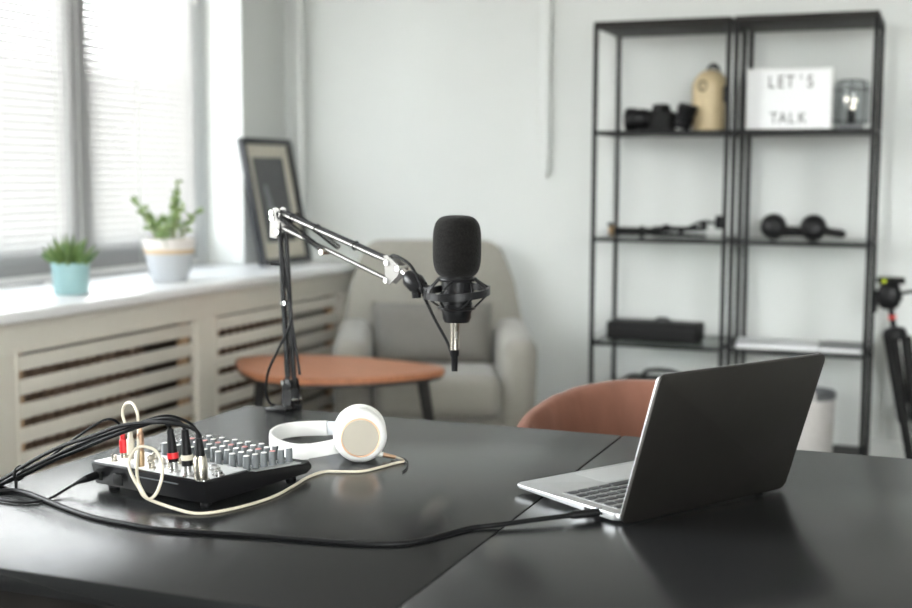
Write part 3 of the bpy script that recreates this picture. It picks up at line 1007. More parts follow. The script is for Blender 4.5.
# power lead
pw_ = thing('power_lead', 'thin black power lead plugged into the back of the mixer', 'cable', (-1.119, 1.434, 0.775))
pl = [(-1.142, 1.432, 0.7655), (-1.152, 1.422, 0.7585), (-1.153, 1.391, 0.753), (-1.157, 1.363, 0.7525), (-1.178, 1.351, 0.7525), (-1.214, 1.353, 0.7525), (-1.262, 1.368, 0.7525), (-1.286, 1.376, 0.748), (-1.30, 1.38, 0.715)]
MB().tube(rel(pl, (-1.119, 1.434, 0.775)), 0.0020, 8, smooth=6).build('cable', 'rubber', pw_)
pe = ml((0, 0, 0))
d_ = (Matrix.Rotation(MR, 4, 'Z') @ V((-0.095, -HD, 0.021))) + MO
MB().tube(rel([d_ + V((0.003, 0.012, 0)), d_ + V((-0.004, -0.003, 0)), V((-1.130, 1.434, 0.771)), V((-1.143, 1.432, 0.765))], (-1.119, 1.434, 0.775)), [0.0060, 0.0062, 0.0052, 0.0026], 12).build('plug', 'rubber', pw_)

# ------------------------------------------------------------------ white headphones
hp = thing('headphones', 'white headphones lying on the black table beside the mixer', 'headphones', (-0.873, 1.80, 0.75))
ho = V((-0.873, 1.80, 0.75))
n1 = V((0.46, -0.88, 0.02)).normalized()
def cup(c, n, plate):
    c = V(c) - ho
    o = MB().lathe([(0, 0.014), (0.028, 0.014), (0.034, 0.0115), (0.0395, 0.006), (0.0420, 0.0), (0.0420, -0.006), (0.040, -0.009), (0, -0.009)], c, n, n=44).build('ear_cup', 'whiteplastic', hp)
    MB().lathe([(0.028, -0.009), (0.0385, -0.010), (0.040, -0.014), (0.0375, -0.020), (0.030, -0.023), (0.024, -0.020), (0, -0.016)], c, n, n=40).build('ear_pad', 'padwhite', o)
    if plate:
        MB().lathe([(0, 0.0165), (0.0275, 0.0165), (0.0285, 0.0155), (0.0285, 0.013)], c, n, n=40).build('cup_plate', 'beigeplate', o)
        MB().tube([c + n * 0.0148 + (frame_of(n)[0] * math.cos(a) + frame_of(n)[1] * math.sin(a)) * 0.0298 for a in [2 * PI * k / 40 for k in range(40)]], 0.0013, 8, closed=True).build('trim_ring', 'rose', o)
c1 = (-0.857, 1.757, 0.7925)
c2 = (-0.886, 1.816, 0.7895)
cup(c1, n1, True)
n2 = V((-0.46, 0.88, 0.02)).normalized()
cup(c2, n2, True)
bp = [(-0.888, 1.772, 0.774), (-0.9257, 1.747, 0.767), (-0.950, 1.730, 0.765), (-0.985, 1.741, 0.764), (-1.030, 1.782, 0.763), (-1.053, 1.824, 0.763), (-1.056, 1.860, 0.764), (-1.043, 1.882, 0.765), (-1.015, 1.893, 0.767), (-0.98, 1.893, 0.770), (-0.945, 1.872, 0.776), (-0.915, 1.846, 0.784)]
path = catmull(rel(bp, ho), 6)
n_ = len(path)
hwp = 0.0125
prof_b = [(-0.0022, -hwp), (0.0022, -hwp), (0.003, -hwp * 0.5), (0.003, hwp * 0.5), (0.0022, hwp), (-0.0022, hwp), (-0.003, hwp * 0.5), (-0.003, -hwp * 0.5)]
i0, i1 = 9, n_ - 14
MB().sweep(path[i0:i1 + 1], prof_b).build('headband', 'whiteplastic', hp)
pn = [(a * 0.6, b * 0.92) for a, b in prof_b]
MB().sweep(path[:i0 + 3], pn).build('slider', 'whiteplastic', hp)
MB().sweep(path[i1 - 3:], pn).build('slider', 'potgrey', hp)
for c, dx in ((c1, V((-0.036, 0.016, -0.018))), (c2, V((-0.034, 0.034, -0.008)))):
    cc_ = V(c) - ho
    MB().tube([cc_ + dx, cc_ + dx * 0.72, cc_ + dx * 0.3], [0.006, 0.009, 0.009], 10).build('yoke', 'whiteplastic', hp)
MB().cyl(rel([(-0.846, 1.764, 0.766)], ho)[0], rel([(-0.834, 1.789, 0.7585)], ho)[0], 0.0040, 0.0040, 14).build('socket', 'whiteplastic', hp)

# white headphone cable with its plugs
hc = thing('headphone_cable', 'cream cable from the headphones to the mixer ending in a loop', 'cable', (-0.80, 1.78, 0.752))
hco = (-0.80, 1.78, 0.752)
hcp = [(-0.812, 1.7935, 0.7545), (-0.800, 1.789, 0.7535), (-0.794, 1.780, 0.7525), (-0.801, 1.764, 0.7525), (-0.810, 1.730, 0.7525), (-0.826, 1.695, 0.7525), (-0.854, 1.681, 0.7525), (-0.876, 1.672, 0.7525), (-0.882, 1.630, 0.7525), (-0.876, 1.577, 0.7525), (-0.872, 1.515, 0.7525), (-0.880, 1.465, 0.7525), (-0.893, 1.428, 0.7525),
       (-0.908, 1.404, 0.7525), (-0.926, 1.395, 0.7525), (-0.953, 1.396, 0.755), (-0.984, 1.400, 0.759), (-1.004, 1.396, 0.767), (-1.010, 1.392, 0.780), (-1.026, 1.398, 0.796), (-1.040, 1.412, 0.809), (-1.040, 1.424, 0.821), (-1.033, 1.432, 0.826), (-1.014, 1.434, 0.823), (-0.999, 1.428, 0.811), (-0.986, 1.412, 0.795), (-0.984, 1.396, 0.775), (-0.993, 1.391, 0.766), (-1.000, 1.388, 0.775),
       (-1.016, 1.398, 0.790), (-1.034, 1.422, 0.805), (-1.048, 1.445, 0.822), (-1.052, 1.452, 0.845), (-1.055, 1.455, 0.865), (-1.069, 1.466, 0.876), (-1.083, 1.475, 0.877), (-1.098, 1.483, 0.870), (-1.103, 1.486, 0.857), (-1.097, 1.483, 0.845), (-1.087, 1.479, 0.836)]
MB().tube(rel(hcp, hco), 0.0022, 8, smooth=5).build('cable', 'cream', hc)
MB().cyl(rel([(-0.834, 1.789, 0.7585)], hco)[0], rel([(-0.812, 1.7935, 0.7545)], hco)[0], 0.0036, 0.0030, 14).build('plug', 'rose', hc)
MB().lathe([(0, -0.004), (0.0048, -0.004), (0.0048, 0.003)], V((-1.085, 1.478, 0.7985)) - V(hco), n=16).build('plug_tip', 'nickel', hc)
MB().lathe([(0.0035, 0.003), (0.0056, 0.003), (0.0056, 0.024), (0.0038, 0.027), (0.0036, 0.037), (0, 0.037)], V((-1.085, 1.478, 0.7985)) - V(hco), n=16).build('plug_sleeve', 'cream', hc)
MB().lathe([(0, -0.006), (0.0052, -0.006), (0.0056, 0.004), (0.0056, 0.016), (0.0046, 0.017)], V((-1.050, 1.453, 0.7985)) - V(hco), n=16).build('plug', 'gold', hc)
MB().lathe([(0.0046, 0.016), (0.0050, 0.018), (0.0050, 0.040), (0.0032, 0.042), (0.0028, 0.055), (0, 0.055)], V((-1.050, 1.453, 0.7985)) - V(hco), n=16).build('plug_sleeve', 'rose', hc)

# thin dark wire end curling by the plug
dc = MB().tube([(-0.823, 1.800, 0.7525), (-0.801, 1.796, 0.7535), (-0.786, 1.780, 0.7525), (-0.772, 1.745, 0.7518), (-0.768, 1.722, 0.7515)], 0.0013, 8, smooth=6)
tag(dc.build('wire', 'rubber'), 'short thin dark wire curling on the table beside the headphone plug', 'wire')

# ------------------------------------------------------------------ microphone boom arm
BO = V((-1.184, 2.1, 0.75))
ba = thing('boom_arm', 'black spring loaded microphone arm clamped to the table edge', 'microphone arm', BO)
def W(*p):
    return [V(q) - BO for q in p]
dn = V((0.33, 0.944, 0))     # across the arm's own plane
al = V((0.944, -0.33, 0))
cl = MB()
cl.box(W((-1.193, 2.098, 0.7535))[0], (0.046, 0.040, 0.006), bev=0.002)
cl.box(W((-1.184, 2.128, 0.722))[0], (0.040, 0.008, 0.07), bev=0.002)
cl.box(W((-1.184, 2.105, 0.690))[0], (0.040, 0.05, 0.007), bev=0.002)
cl.build('clamp', 'armmetal', ba)
MB().cyl(W((-1.184, 2.095, 0.655))[0], W((-1.184, 2.095, 0.722))[0], 0.005).lathe([(0, 0), (0.012, 0), (0.012, 0.005), (0, 0.005)], W((-1.184, 2.095, 0.718))[0]).tube(W((-1.205, 2.095, 0.66), (-1.163, 2.095, 0.66)), 0.003, 8).build('clamp_screw', 'armmetal', ba)
br = MB()
br.cyl(W((-1.176, 2.1, 0.755))[0], W((-1.176, 2.1, 0.775))[0], 0.011, 0.010)
for s in (-1, 1):
    br.prism([(-0.014, -0.02), (0.012, -0.02), (0.016, 0.0), (0.010, 0.030), (-0.002, 0.034), (-0.010, 0.02)], -0.0012, 0.0012,
             xf=Matrix.Translation(W((-1.172, 2.1, 0.783))[0] + dn * 0.010 * s) @ Matrix((al, V((0, 0, 1)), -dn)).transposed().to_4x4())
br.build('base_bracket', 'armmetal', ba)
for p in ((-1.178, 2.1, 0.806), (-1.163, 2.1, 0.772)):
    MB().lathe([(0, -0.014), (0.0045, -0.014), (0.0045, 0.014), (0, 0.014)], W(p)[0], dn, n=12).build('bolt', 'chrome', ba)
kn_ = MB().lathe([(0, 0.008), (0.006, 0.010), (0.010, 0.013), (0.010, 0.022), (0, 0.024)], W((-1.160, 2.1, 0.803))[0], -dn, n=16)
kn_.build('tension_knob', 'armmetal', ba)
# lower arm: two bars
for k, (a, b) in enumerate((((-1.1905, 2.1, 1.0905), (-1.1775, 2.1, 0.805)), ((-1.1785, 2.1, 1.0900), (-1.1630, 2.1, 0.795)))):
    MB().tube(W(a, b), 0.0048, 12).build('lower_bar', 'armmetal', ba)
c0, c1_ = V((-1.1842, 2.1, 0.955)), V((-1.1720, 2.1, 0.815))
sp_ = []
N_ = 200
ddir = (c1_ - c0)
xx, yy = frame_of(ddir)
for k in range(N_ + 1):
    a = k / N_ * 2 * PI * 26
    sp_.append(c0 + ddir * (k / N_) + (xx * math.cos(a) + yy * math.sin(a)) * 0.0052 - BO)
MB().tube(sp_, 0.0011, 5).build('spring', 'armmetal', ba)
MB().lathe([(0, -0.004), (0.0085, -0.004), (0.0085, 0.004), (0, 0.004)], W((-1.1842, 2.1, 0.957))[0], ddir, n=14).build('bar_clip', 'chrome', ba)
MB().tube(W((-1.171, 2.094, 0.965), (-1.160, 2.094, 0.90), (-1.148, 2.094, 0.822)), [0.0022, 0.0022, 0.003], 8).build('tension_rod', 'armmetal', ba)
el = MB()
for s in (-1, 1):
    el.prism([(-0.017, -0.048), (0.002, -0.050), (0.010, -0.030), (0.014, -0.006), (0.010, 0.006), (-0.002, 0.009), (-0.013, 0.004), (-0.016, -0.010)], -0.001, 0.001,
             xf=Matrix.Translation(W((-1.190, 2.097, 1.130))[0] + dn * 0.009 * s) @ Matrix((al, V((0, 0, 1)), -dn)).transposed().to_4x4())
el.build('elbow_bracket', 'dullmetal', ba)
for p in ((-1.200, 2.1, 1.128), (-1.186, 2.097, 1.092), (-1.199, 2.1, 1.118)):
    MB().lathe([(0, -0.0125), (0.0045, -0.0125), (0.0045, 0.0125), (0, 0.0125)], W(p)[0], dn, n=12).build('bolt', 'chrome', ba)
MB().box(W((-1.199, 2.094, 1.030))[0], (0.018, 0.004, 0.004)).build('hook', 'armmetal', ba)
UA = (-1.192, 2.097, 1.1290)
UB = (-0.9143, 2.0036, 1.0475)
MB().tube(W(UA, UB), 0.0050, 12).build('upper_bar', 'gun', ba)
MB().tube(W((-1.178, 2.0925, 1.0990), (-0.9258, 2.0077, 1.0185)), 0.0042, 12).build('upper_bar', 'gun', ba)
s0, s1 = V((-1.184, 2.086, 1.122)), V((-1.076, 2.052, 1.063))
ddir = s1 - s0
xx, yy = frame_of(ddir)
MB().tube([s0 + ddir * (k / N_) + (xx * math.cos(k / N_ * 2 * PI * 30) + yy * math.sin(k / N_ * 2 * PI * 30)) * 0.0046 - BO for k in range(N_ + 1)], 0.0012, 5).build('spring', 'armmetal', ba)
MB().tube([s0 + ddir * (k / N_) + V((0.022, 0.022, 0.004)) + (xx * math.cos(k / N_ * 2 * PI * 30) + yy * math.sin(k / N_ * 2 * PI * 30)) * 0.0046 - BO for k in range(N_ + 1)], 0.0012, 5).build('spring', 'armmetal', ba)
MB().lathe([(0, -0.014), (0.005, -0.014), (0.005, 0.008), (0, 0.008)], W((-1.070, 2.056, 1.0600))[0], dn, n=12).build('bolt', 'nickel', ba)
eb = MB()
for s in (-1, 1):
    eb.prism([(-0.026, 0.020), (-0.018, 0.022), (0.008, 0.006), (0.014, -0.002), (0.008, -0.014), (-0.012, -0.030), (-0.020, -0.028), (-0.022, -0.018)], -0.001, 0.001,
             xf=Matrix.Translation(W((-0.9010, 1.999, 1.0400))[0] + dn * 0.008 * s) @ Matrix((al, V((0, 0, 1)), -dn)).transposed().to_4x4())
eb.build('end_bracket', 'dullmetal', ba)
for p in ((-0.918, 2.005, 1.0480), (-0.919, 2.005, 1.0170), (-0.8925, 1.9955, 1.0395)):
    MB().lathe([(0, -0.012), (0.005, -0.012), (0.005, 0.012), (0, 0.012)], W(p)[0], dn, n=12).build('bolt', 'chrome', ba)
MB().tube(W((-0.893, 1.995, 1.037), (-0.876, 1.989, 1.026)), 0.0065, 14).build('end_stud', 'chrome', ba)
kz = MB()
kz.tube(W((-0.879, 1.990, 1.030), (-0.872, 1.987, 1.022), (-0.858, 1.983, 1.014), (-0.846, 1.979, 1.008)), [0.010, 0.0155, 0.0175, 0.012], 14)
kz.tube(W((-0.860, 1.983, 1.020), (-0.858, 1.982, 0.990)), [0.011, 0.008], 14)
kz.build('swivel_knuckle', 'armmetal', ba)
for t in (0.14, 0.36, 0.70):
    c = V(UA).lerp(V(UB), t) - BO
    dd = (V(UB) - V(UA)).normalized()
    x_, y_ = frame_of(dd)
    MB().tube([c + V((0, -0.002, 0.002)) + (x_ * math.cos(a) + y_ * math.sin(a)) * 0.0078 for a in [2 * PI * k / 16 for k in range(16)]], 0.0013, 6, closed=True).build('cable_clip', 'rubber', ba)

# cable that runs along the arm to the microphone
ac_o = (-0.7725, 1.9505, 0.905)
mc = thing('microphone_lead', 'black lead running from the microphone up along the arm', 'cable', ac_o)
off = V((0.0, -0.004, 0.0075))
up_pts = [V(UA).lerp(V(UB), t) + off for t in (0.96, 0.75, 0.5, 0.25, 0.08)]
lead = [(-0.7765, 1.951, 0.884), (-0.780, 1.953, 0.896), (-0.792, 1.957, 0.922), (-0.815, 1.963, 0.955), (-0.836, 1.968, 0.990), (-0.846, 1.966, 1.020), (-0.862, 1.968, 1.045), (-0.880, 1.974, 1.056), (-0.902, 1.984, 1.062)] + up_pts + \
       [(-1.188, 2.086, 1.128), (-1.184, 2.088, 1.105), (-1.182, 2.09, 1.06), (-1.174, 2.09, 1.00), (-1.164, 2.09, 0.955), (-1.161, 2.086, 0.93), (-1.170, 2.082, 0.90), (-1.192, 2.08, 0.860), (-1.210, 2.082, 0.825), (-1.217, 2.086, 0.79), (-1.216, 2.096, 0.764), (-1.214, 2.115, 0.7545), (-1.212, 2.132, 0.745), (-1.212, 2.134, 0.70)]
MB().tube(rel(lead, ac_o), 0.0026, 10, smooth=6).build('cable', 'rubber', mc)
MB().lathe([(0.0052, 0.002), (0.0078, 0.0025), (0.0082, 0.006), (0.0076, 0.044), (0.0085, 0.046), (0.0085, 0.052), (0, 0.052)], V((-0.7748, 1.9505, 0.9065)) - V(ac_o), n=22).build('connector', 'nickel', mc)
MB().lathe([(0.0050, -0.036), (0.0054, -0.028), (0.0058, -0.012), (0.0078, -0.008), (0.0078, 0.003), (0, 0.003)], V((-0.7752, 1.951, 0.9085)) - V(ac_o), n=20).build('boot', 'rubber', mc)
MB().box(V((-0.769, 1.9425, 0.935)) - V(ac_o), (0.003, 0.0015, 0.012)).build('latch', 'chrome', mc)

# ------------------------------------------------------------------ shock mount
SO = V((-0.7709, 1.950, 1.006))
sm = thing('shock_mount', 'black ring shock mount holding the microphone at the arm end', 'shock mount', SO)
RX, RY = 0.0535, 0.0535
tiltm = Matrix.Rotation(R(6), 4, al)
ring = [tiltm @ V((RX * math.cos(a), RY * math.sin(a), 0)) for a in [2 * PI * k / 48 for k in range(48)]]
MB().sweep(ring, [(-0.0025, -0.006), (0.0025, -0.006), (0.0025, 0.006), (-0.0025, 0.006)], closed=True).build('outer_ring', 'armmetal', sm)
MB().tube([V((0.0315 * math.cos(a), 0.0315 * math.sin(a), 0.022)) for a in [2 * PI * k / 40 for k in range(40)]], 0.0030, 8, closed=True).build('upper_collar', 'armmetal', sm)
MB().tube([V((0.0290 * math.cos(a), 0.0290 * math.sin(a), -0.026)) for a in [2 * PI * k / 40 for k in range(40)]], 0.0030, 8, closed=True).build('lower_collar', 'armmetal', sm)
for k in range(6):
    a = R(20 + 60 * k)
    ro = tiltm @ V((RX * math.cos(a), RY * math.sin(a), 0))
    MB().tube([V((0.0315 * math.cos(a + .28), 0.0315 * math.sin(a + .28), 0.022)), ro * 1.01 + V((0, 0, 0.004)), ro * 1.01 + V((0, 0, -0.004)), V((0.029 * math.cos(a - .28), 0.029 * math.sin(a - .28), -0.026))], 0.0017, 6).build('elastic_cord', 'rubber', sm)
for k in range(3):
    a = R(-10 + 120 * k)
    ro = tiltm @ V((RX * math.cos(a), RY * math.sin(a), 0))
    MB().tube([ro * 0.99 + V((0, 0, -0.002)), ro * 0.99 + V((0, 0, 0.010)), V((0.034 * math.cos(a), 0.034 * math.sin(a), 0.024))], [0.0035, 0.003, 0.0028], 8).build('bracket_arm', 'armmetal', sm)
MB().tube([tiltm @ (al * -0.053), al * -0.062 + V((0, 0, 0.001)), al * -0.080 + V((0, 0, 0.002))], [0.005, 0.0070, 0.0080], 12).build('threaded_joint', 'armmetal', sm)

# ------------------------------------------------------------------ microphone
mi = thing('microphone', 'black studio microphone with a foam windscreen hanging from the arm', 'microphone', (-0.7712, 1.950, 0.955))
MB().lathe([(0, 0.0), (0.013, 0.0), (0.0185, 0.003), (0.0235, 0.012), (0.0250, 0.020), (0.0250, 0.030), (0.0262, 0.031), (0.0262, 0.0335), (0.0250, 0.0345), (0.0250, 0.074), (0.0268, 0.0745), (0.0268, 0.080), (0.02, 0.081), (0, 0.082)], n=40).build('body', 'blackplastic', mi)
fp = []
hf, rf = 0.105, 0.0405
zc0 = 0.0740
for k in range(33):
    th = -PI / 2 + PI * k / 32
    ce, se = math.cos(th), math.sin(th)
    e = 0.52
    rr_ = rf * abs(ce) ** e
    zz = zc0 + hf / 2 + math.copysign(abs(se) ** 0.58, se) * hf / 2
    fp.append((rr_ if k not in (0, 32) else 0, zz))
MB().lathe(fp, n=56).build('foam_windscreen', 'foam', mi, ang=80)
MB().lathe([(0.021, 0.001), (0.023, 0.006), (0.0245, 0.011)], n=30).build('base_ring', 'armmetal', mi)

# ------------------------------------------------------------------ shelf units
YF, YR_ = 4.60, 4.945
LEV = [0.18, 0.577, 0.969, 1.366]
ZTOP = 1.765
def shelf_unit(x0, x1, label):
    cx = (x0 + x1) / 2
    t = thing('shelving_unit', label, 'shelving unit', (cx, (YF + YR_) / 2, 0), group=None)
    w, d = x1 - x0, YR_ - YF
    for sx in (-1, 1):
        for sy in (-1, 1):
            MB().box((sx * (w / 2 - 0.008), sy * d / 2, ZTOP / 2), (0.016, 0.016, ZTOP), bev=0.002).build('post', 'steel', t)
    MB().box((0, 0, ZTOP - 0.011), (w, d + 0.018, 0.022), bev=0.003).build('top_panel', 'shelfboard', t)
    for i, z in enumerate(LEV):
        gl = i in (1, 2)
        rail = MB()
        for sy in (-1, 1):
            rail.box((0, sy * d / 2, z - 0.007), (w - 0.034, 0.014, 0.014), bev=0.0015)
        for sx in (-1, 1):
            rail.box((sx * (w / 2 - 0.009), 0, z - 0.007), (0.014, d - 0.016, 0.014), bev=0.0015)
        ro = rail.build('shelf_rail', 'steel', t)
        if gl:
            MB().box((0, 0, z - 0.002), (w - 0.033, d - 0.012, 0.005)).build('glass_shelf', 'shelfglass', t)
        else:
            MB().box((0, 0, z - 0.006), (w - 0.033, d - 0.012, 0.013)).build('shelf_board', 'shelfboard', t)
    return t
shelf_unit(-1.277, -0.7725, 'black metal shelving unit holding the camera and the beige canister')
shelf_unit(-0.762, -0.274, 'black metal shelving unit holding the letter sign and the bulb lamp')

Z1 = LEV[3] + 0.0006
Z2 = LEV[2] + 0.0006
Z3 = LEV[1] + 0.0006
Z4 = LEV[0] + 0.0006
# camera
ca = thing('camera', 'black camera with its lens turned sideways on the top left shelf', 'camera', (-1.075, 4.74, Z1), R(-28))
MB().box((0.035, 0, 0.036), (0.105, 0.055, 0.070), bev=0.012, seg=3).build('body', 'blackmatte', ca)
MB().box((0.030, 0, 0.080), (0.058, 0.052, 0.044), bev=0.012, seg=3).build('viewfinder_hump', 'blackmatte', ca)
MB().lathe([(0, 0), (0.034, 0), (0.036, 0.02), (0.040, 0.022), (0.040, 0.06), (0.045, 0.064), (0.045, 0.095), (0.040, 0.095), (0.030, 0.085), (0, 0.083)], (-0.012, -0.005, 0.046), (-0.92, -0.38, 0), n=32).build('lens', 'blackplastic', ca)
MB().lathe([(0, 0), (0.006, 0), (0.006, 0.007), (0, 0.007)], (0.075, 0, 0.071), n=14).build('shutter_dial', 'blackplastic', ca)
MB().tube([(0.09, 0.01, 0.055), (0.115, -0.01, 0.02), (0.09, -0.05, 0.006), (0.03, -0.06, 0.005), (-0.03, -0.055, 0.005)], 0.005, 8, smooth=5).build('strap', 'blackmatte', ca)
# spare lens
ln = thing('camera_lens', 'black camera lens tilted beside the beige canister', 'camera lens', (-0.965, 4.70, Z1), R(-20))
MB().lathe([(0, 0), (0.030, 0), (0.031, 0.004), (0.031, 0.018), (0.033, 0.02), (0.033, 0.055), (0.036, 0.06), (0.036, 0.088), (0.031, 0.088), (0.026, 0.08), (0, 0.078)], (0.0, 0.0, 0.011), (0.32, 0, 0.95), n=32).build('barrel', 'blackplastic', ln)
MB().lathe([(0.0335, 0.025), (0.0352, 0.026), (0.0352, 0.045), (0.0335, 0.046)], (0.0, 0.0, 0.011), (0.32, 0, 0.95), n=32).build('grip_ring', 'rubber', ln)
MB().lathe([(0, 0.0785), (0.0255, 0.0795)], (0.0, 0.0, 0.011), (0.32, 0, 0.95), n=32).build('front_glass', 'lens', ln)
# beige canister
be = thing('canister', 'beige round topped canister with a dark ring on the top left shelf', 'canister', (-0.878, 4.79, Z1), R(5))
cp = [(0, 0), (0.060, 0), (0.064, 0.004), (0.066, 0.02), (0.068, 0.15)]
for k in range(1, 11):
    a = PI / 2 * k / 10
    cp.append((0.068 * math.cos(a), 0.155 + 0.075 * math.sin(a)))
cp[-1] = (0, 0.230)
MB().lathe(cp, n=40).build('body', 'beige', be)
MB().tube([V((-0.022 + 0.013 * math.cos(a), -0.0645, 0.165 + 0.017 * math.sin(a))) for a in [2 * PI * k / 24 for k in range(24)]], 0.0035, 8, closed=True).build('ring', 'blackplastic', be)
MB().box((0.058, -0.035, 0.135), (0.016, 0.030, 0.062), bev=0.006).build('side_strap', 'blackmatte', be)
MB().tube([(-0.01, 0, 0.226), (-0.004, 0, 0.242), (0.012, -0.005, 0.248), (0.026, -0.006, 0.238), (0.034, -0.006, 0.222)], 0.005, 8, smooth=5).box((0.015, -0.004, 0.240), (0.022, 0.016, 0.018), bev=0.004).build('carry_clip', 'blackmatte', be)

# light box sign
sg = thing('light_box_sign', 'white letter sign with black letters on the top right shelf', 'sign', (-0.581, 4.73, Z1), R(2))
MB().box((0, 0, 0.110), (0.300, 0.045, 0.220), bev=0.004).build('case', 'whiteplastic', sg)
MB().box((0, -0.0228, 0.110), (0.288, 0.001, 0.208)).build('face_panel', 'sign', sg)
ra = MB()
for z in (0.076, 0.143):
    ra.box((0, -0.0245, z), (0.288, 0.003, 0.003))
ra.build('letter_rail', 'sign', sg)
def letter(ch, x, z, h, parent):
    cu_ = bpy.data.curves.new('letter', 'FONT')
    cu_.body = ch
    cu_.size = h / 0.69
    cu_.align_x = 'CENTER'
    cu_.extrude = 0.0006
    to = bpy.data.objects.new('letter_text', cu_)
    COL.objects.link(to)
    bpy.context.view_layer.update()
    dg = bpy.context.evaluated_depsgraph_get()
    me = bpy.data.meshes.new_from_object(to.evaluated_get(dg))
    bpy.data.objects.remove(to)
    bpy.data.curves.remove(cu_)
    me.materials.clear()
    me.materials.append(M['ink'])
    for v in me.vertices:
        v.co.x *= 0.80
    o = bpy.data.objects.new('letter', me)
    COL.objects.link(o)
    o.parent = parent
    o.location = (x, -0.0245, z)
    o.rotation_euler = (PI / 2, 0, 0)
for ch, x in (('L', -0.063), ('E', -0.030), ('T', 0.003), ("'", 0.040), ('S', 0.072)):
    letter(ch, x, 0.151, 0.044, sg)
for ch, x in (('T', -0.052), ('A', -0.020), ('L', 0.012), ('K', 0.048)):
    letter(ch, x, 0.024, 0.040, sg)

# bulb lamp under a glass dome
bl_ = thing('bulb_lamp', 'glass and wire cage lamp with glowing bulbs beside the letter sign', 'lamp', (-0.366, 4.73, Z1))
MB().box((0, 0, 0.010), (0.085, 0.085, 0.020), bev=0.003).build('base', 'greycover', bl_)
dome = [(0.056, 0.02), (0.060, 0.03), (0.060, 0.145)] + [(0.060 - 0.016 * (1 - math.cos(a)), 0.145 + 0.028 * math.sin(a)) for a in (R(30), R(60), R(90))] + [(0, 0.175)]
MB().lathe(dome, n=36).build('glass_dome', 'domeglass', bl_)
cg = MB()
for k in range(8):
    a = 2 * PI * k / 8
    cg.tube([V((r_ * math.cos(a) * 1.02, r_ * math.sin(a) * 1.02, z)) for r_, z in dome[:-1]] + [V((0, 0, 0.177))], 0.0013, 6)
for z in (0.03, 0.14):
    cg.tube([V((0.0615 * math.cos(a), 0.0615 * math.sin(a), z)) for a in [2 * PI * k / 32 for k in range(32)]], 0.0014, 6, closed=True)
cg.build('wire_cage', 'steel', bl_)
MB().cyl((0, 0, 0.02), (0, 0, 0.066), 0.012, 0.014).build('socket', 'blackplastic', bl_)
MB().blob((-0.016, -0.01, 0.108), (0.009, 0.009, 0.009)).build('bulb', 'bulb', bl_)
MB().blob((0.012, -0.008, 0.102), (0.009, 0.009, 0.009)).build('bulb', 'bulb', bl_)
MB().blob((0.006, -0.012, 0.080), (0.009, 0.009, 0.010)).build('bulb', 'bulb', bl_)
MB().tube([(0, 0, 0.066), (-0.014, -0.008, 0.10)], 0.001, 6).tube([(0, 0, 0.066), (0.011, -0.006, 0.095)], 0.001, 6).build('filament_wire', 'nickel', bl_)

# folded stand lying on shelf
gs = thing('folded_stand', 'black folded camera stand with a brass end lying on the middle shelf', 'stand', (-1.02, 4.73, Z2), R(3))
MB().cyl((-0.20, 0, 0.021), (-0.02, 0, 0.021), 0.016, 0.014).cyl((-0.10, 0, 0.021), (-0.085, 0, 0.021), 0.021).build('grip', 'blackmatte', gs)
MB().cyl((-0.218, 0, 0.021), (-0.198, 0, 0.021), 0.019).build('end_cap', 'gold', gs)
MB().blob((-0.215, 0, 0.045), (0.012, 0.01, 0.009)).build('knob', 'blackplastic', gs)
for y, z in ((-0.018, 0.030), (0.014, 0.032), (0.0, 0.012)):
    MB().cyl((-0.05, y * 0.6, z), (0.15, y * 1.6, z + 0.004 if z > 0.02 else 0.009), 0.009, 0.006).build('leg', 'blackplastic', gs)
MB().tube([(0.05, 0, 0.02), (0.10, -0.02, 0.045), (0.14, -0.02, 0.062), (0.185, -0.01, 0.058), (0.20, 0, 0.075)], 0.006, 8, smooth=4).build('arm', 'blackplastic', gs)
MB().box((0.195, 0, 0.060), (0.026, 0.03, 0.05), bev=0.004).build('phone_clamp', 'blackplastic', gs)
MB().cyl((0.0, -0.02, 0.035), (0.0, 0.02, 0.035), 0.014).cyl((0.14, -0.02, 0.05), (0.14, 0.02, 0.05), 0.010).build('joint', 'blackmatte', gs)

# black headphones
bh = thing('headphones', 'black headphones lying on the middle shelf below the letter sign', 'headphones', (-0.53, 4.73, Z2))
def bcup(x, z, n):
    o = MB().lathe([(0, 0.022), (0.026, 0.022), (0.038, 0.015), (0.043, 0.004), (0.043, -0.004), (0, -0.006)], (x, -0.02, z), n, n=36).build('ear_cup', 'blackplastic', bh)
    MB().lathe([(0.028, -0.005), (0.046, -0.006), (0.048, -0.014), (0.042, -0.022), (0.030, -0.024), (0, -0.014)], (x, -0.02, z), n, n=36).build('ear_pad', 'blackmatte', o)
bcup(-0.095, 0.050, V((-0.1, -0.97, 0.1)).normalized())
bcup(0.050, 0.048, V((0.15, -0.96, 0.1)).normalized())
MB().sweep(catmull([(-0.10, 0.02, 0.045), (-0.06, 0.08, 0.035), (0.02, 0.12, 0.028), (0.11, 0.10, 0.026), (0.145, 0.03, 0.024), (0.10, -0.01, 0.030)], 6), [(-0.003, -0.014), (0.003, -0.014), (0.003, 0.014), (-0.003, 0.014)]).build('headband', 'blackmatte', bh)
MB().tube([(0.075, -0.02, 0.045), (0.12, -0.02, 0.030), (0.155, 0.0, 0.024)], [0.014, 0.013, 0.012], 12, smooth=4).build('yoke', 'blackplastic', bh)
MB().tube([(-0.07, -0.01, 0.03), (-0.01, -0.01, 0.026), (0.05, -0.01, 0.03)], [0.018, 0.012, 0.018], 12).build('folding_hinge', 'blackplastic', bh)

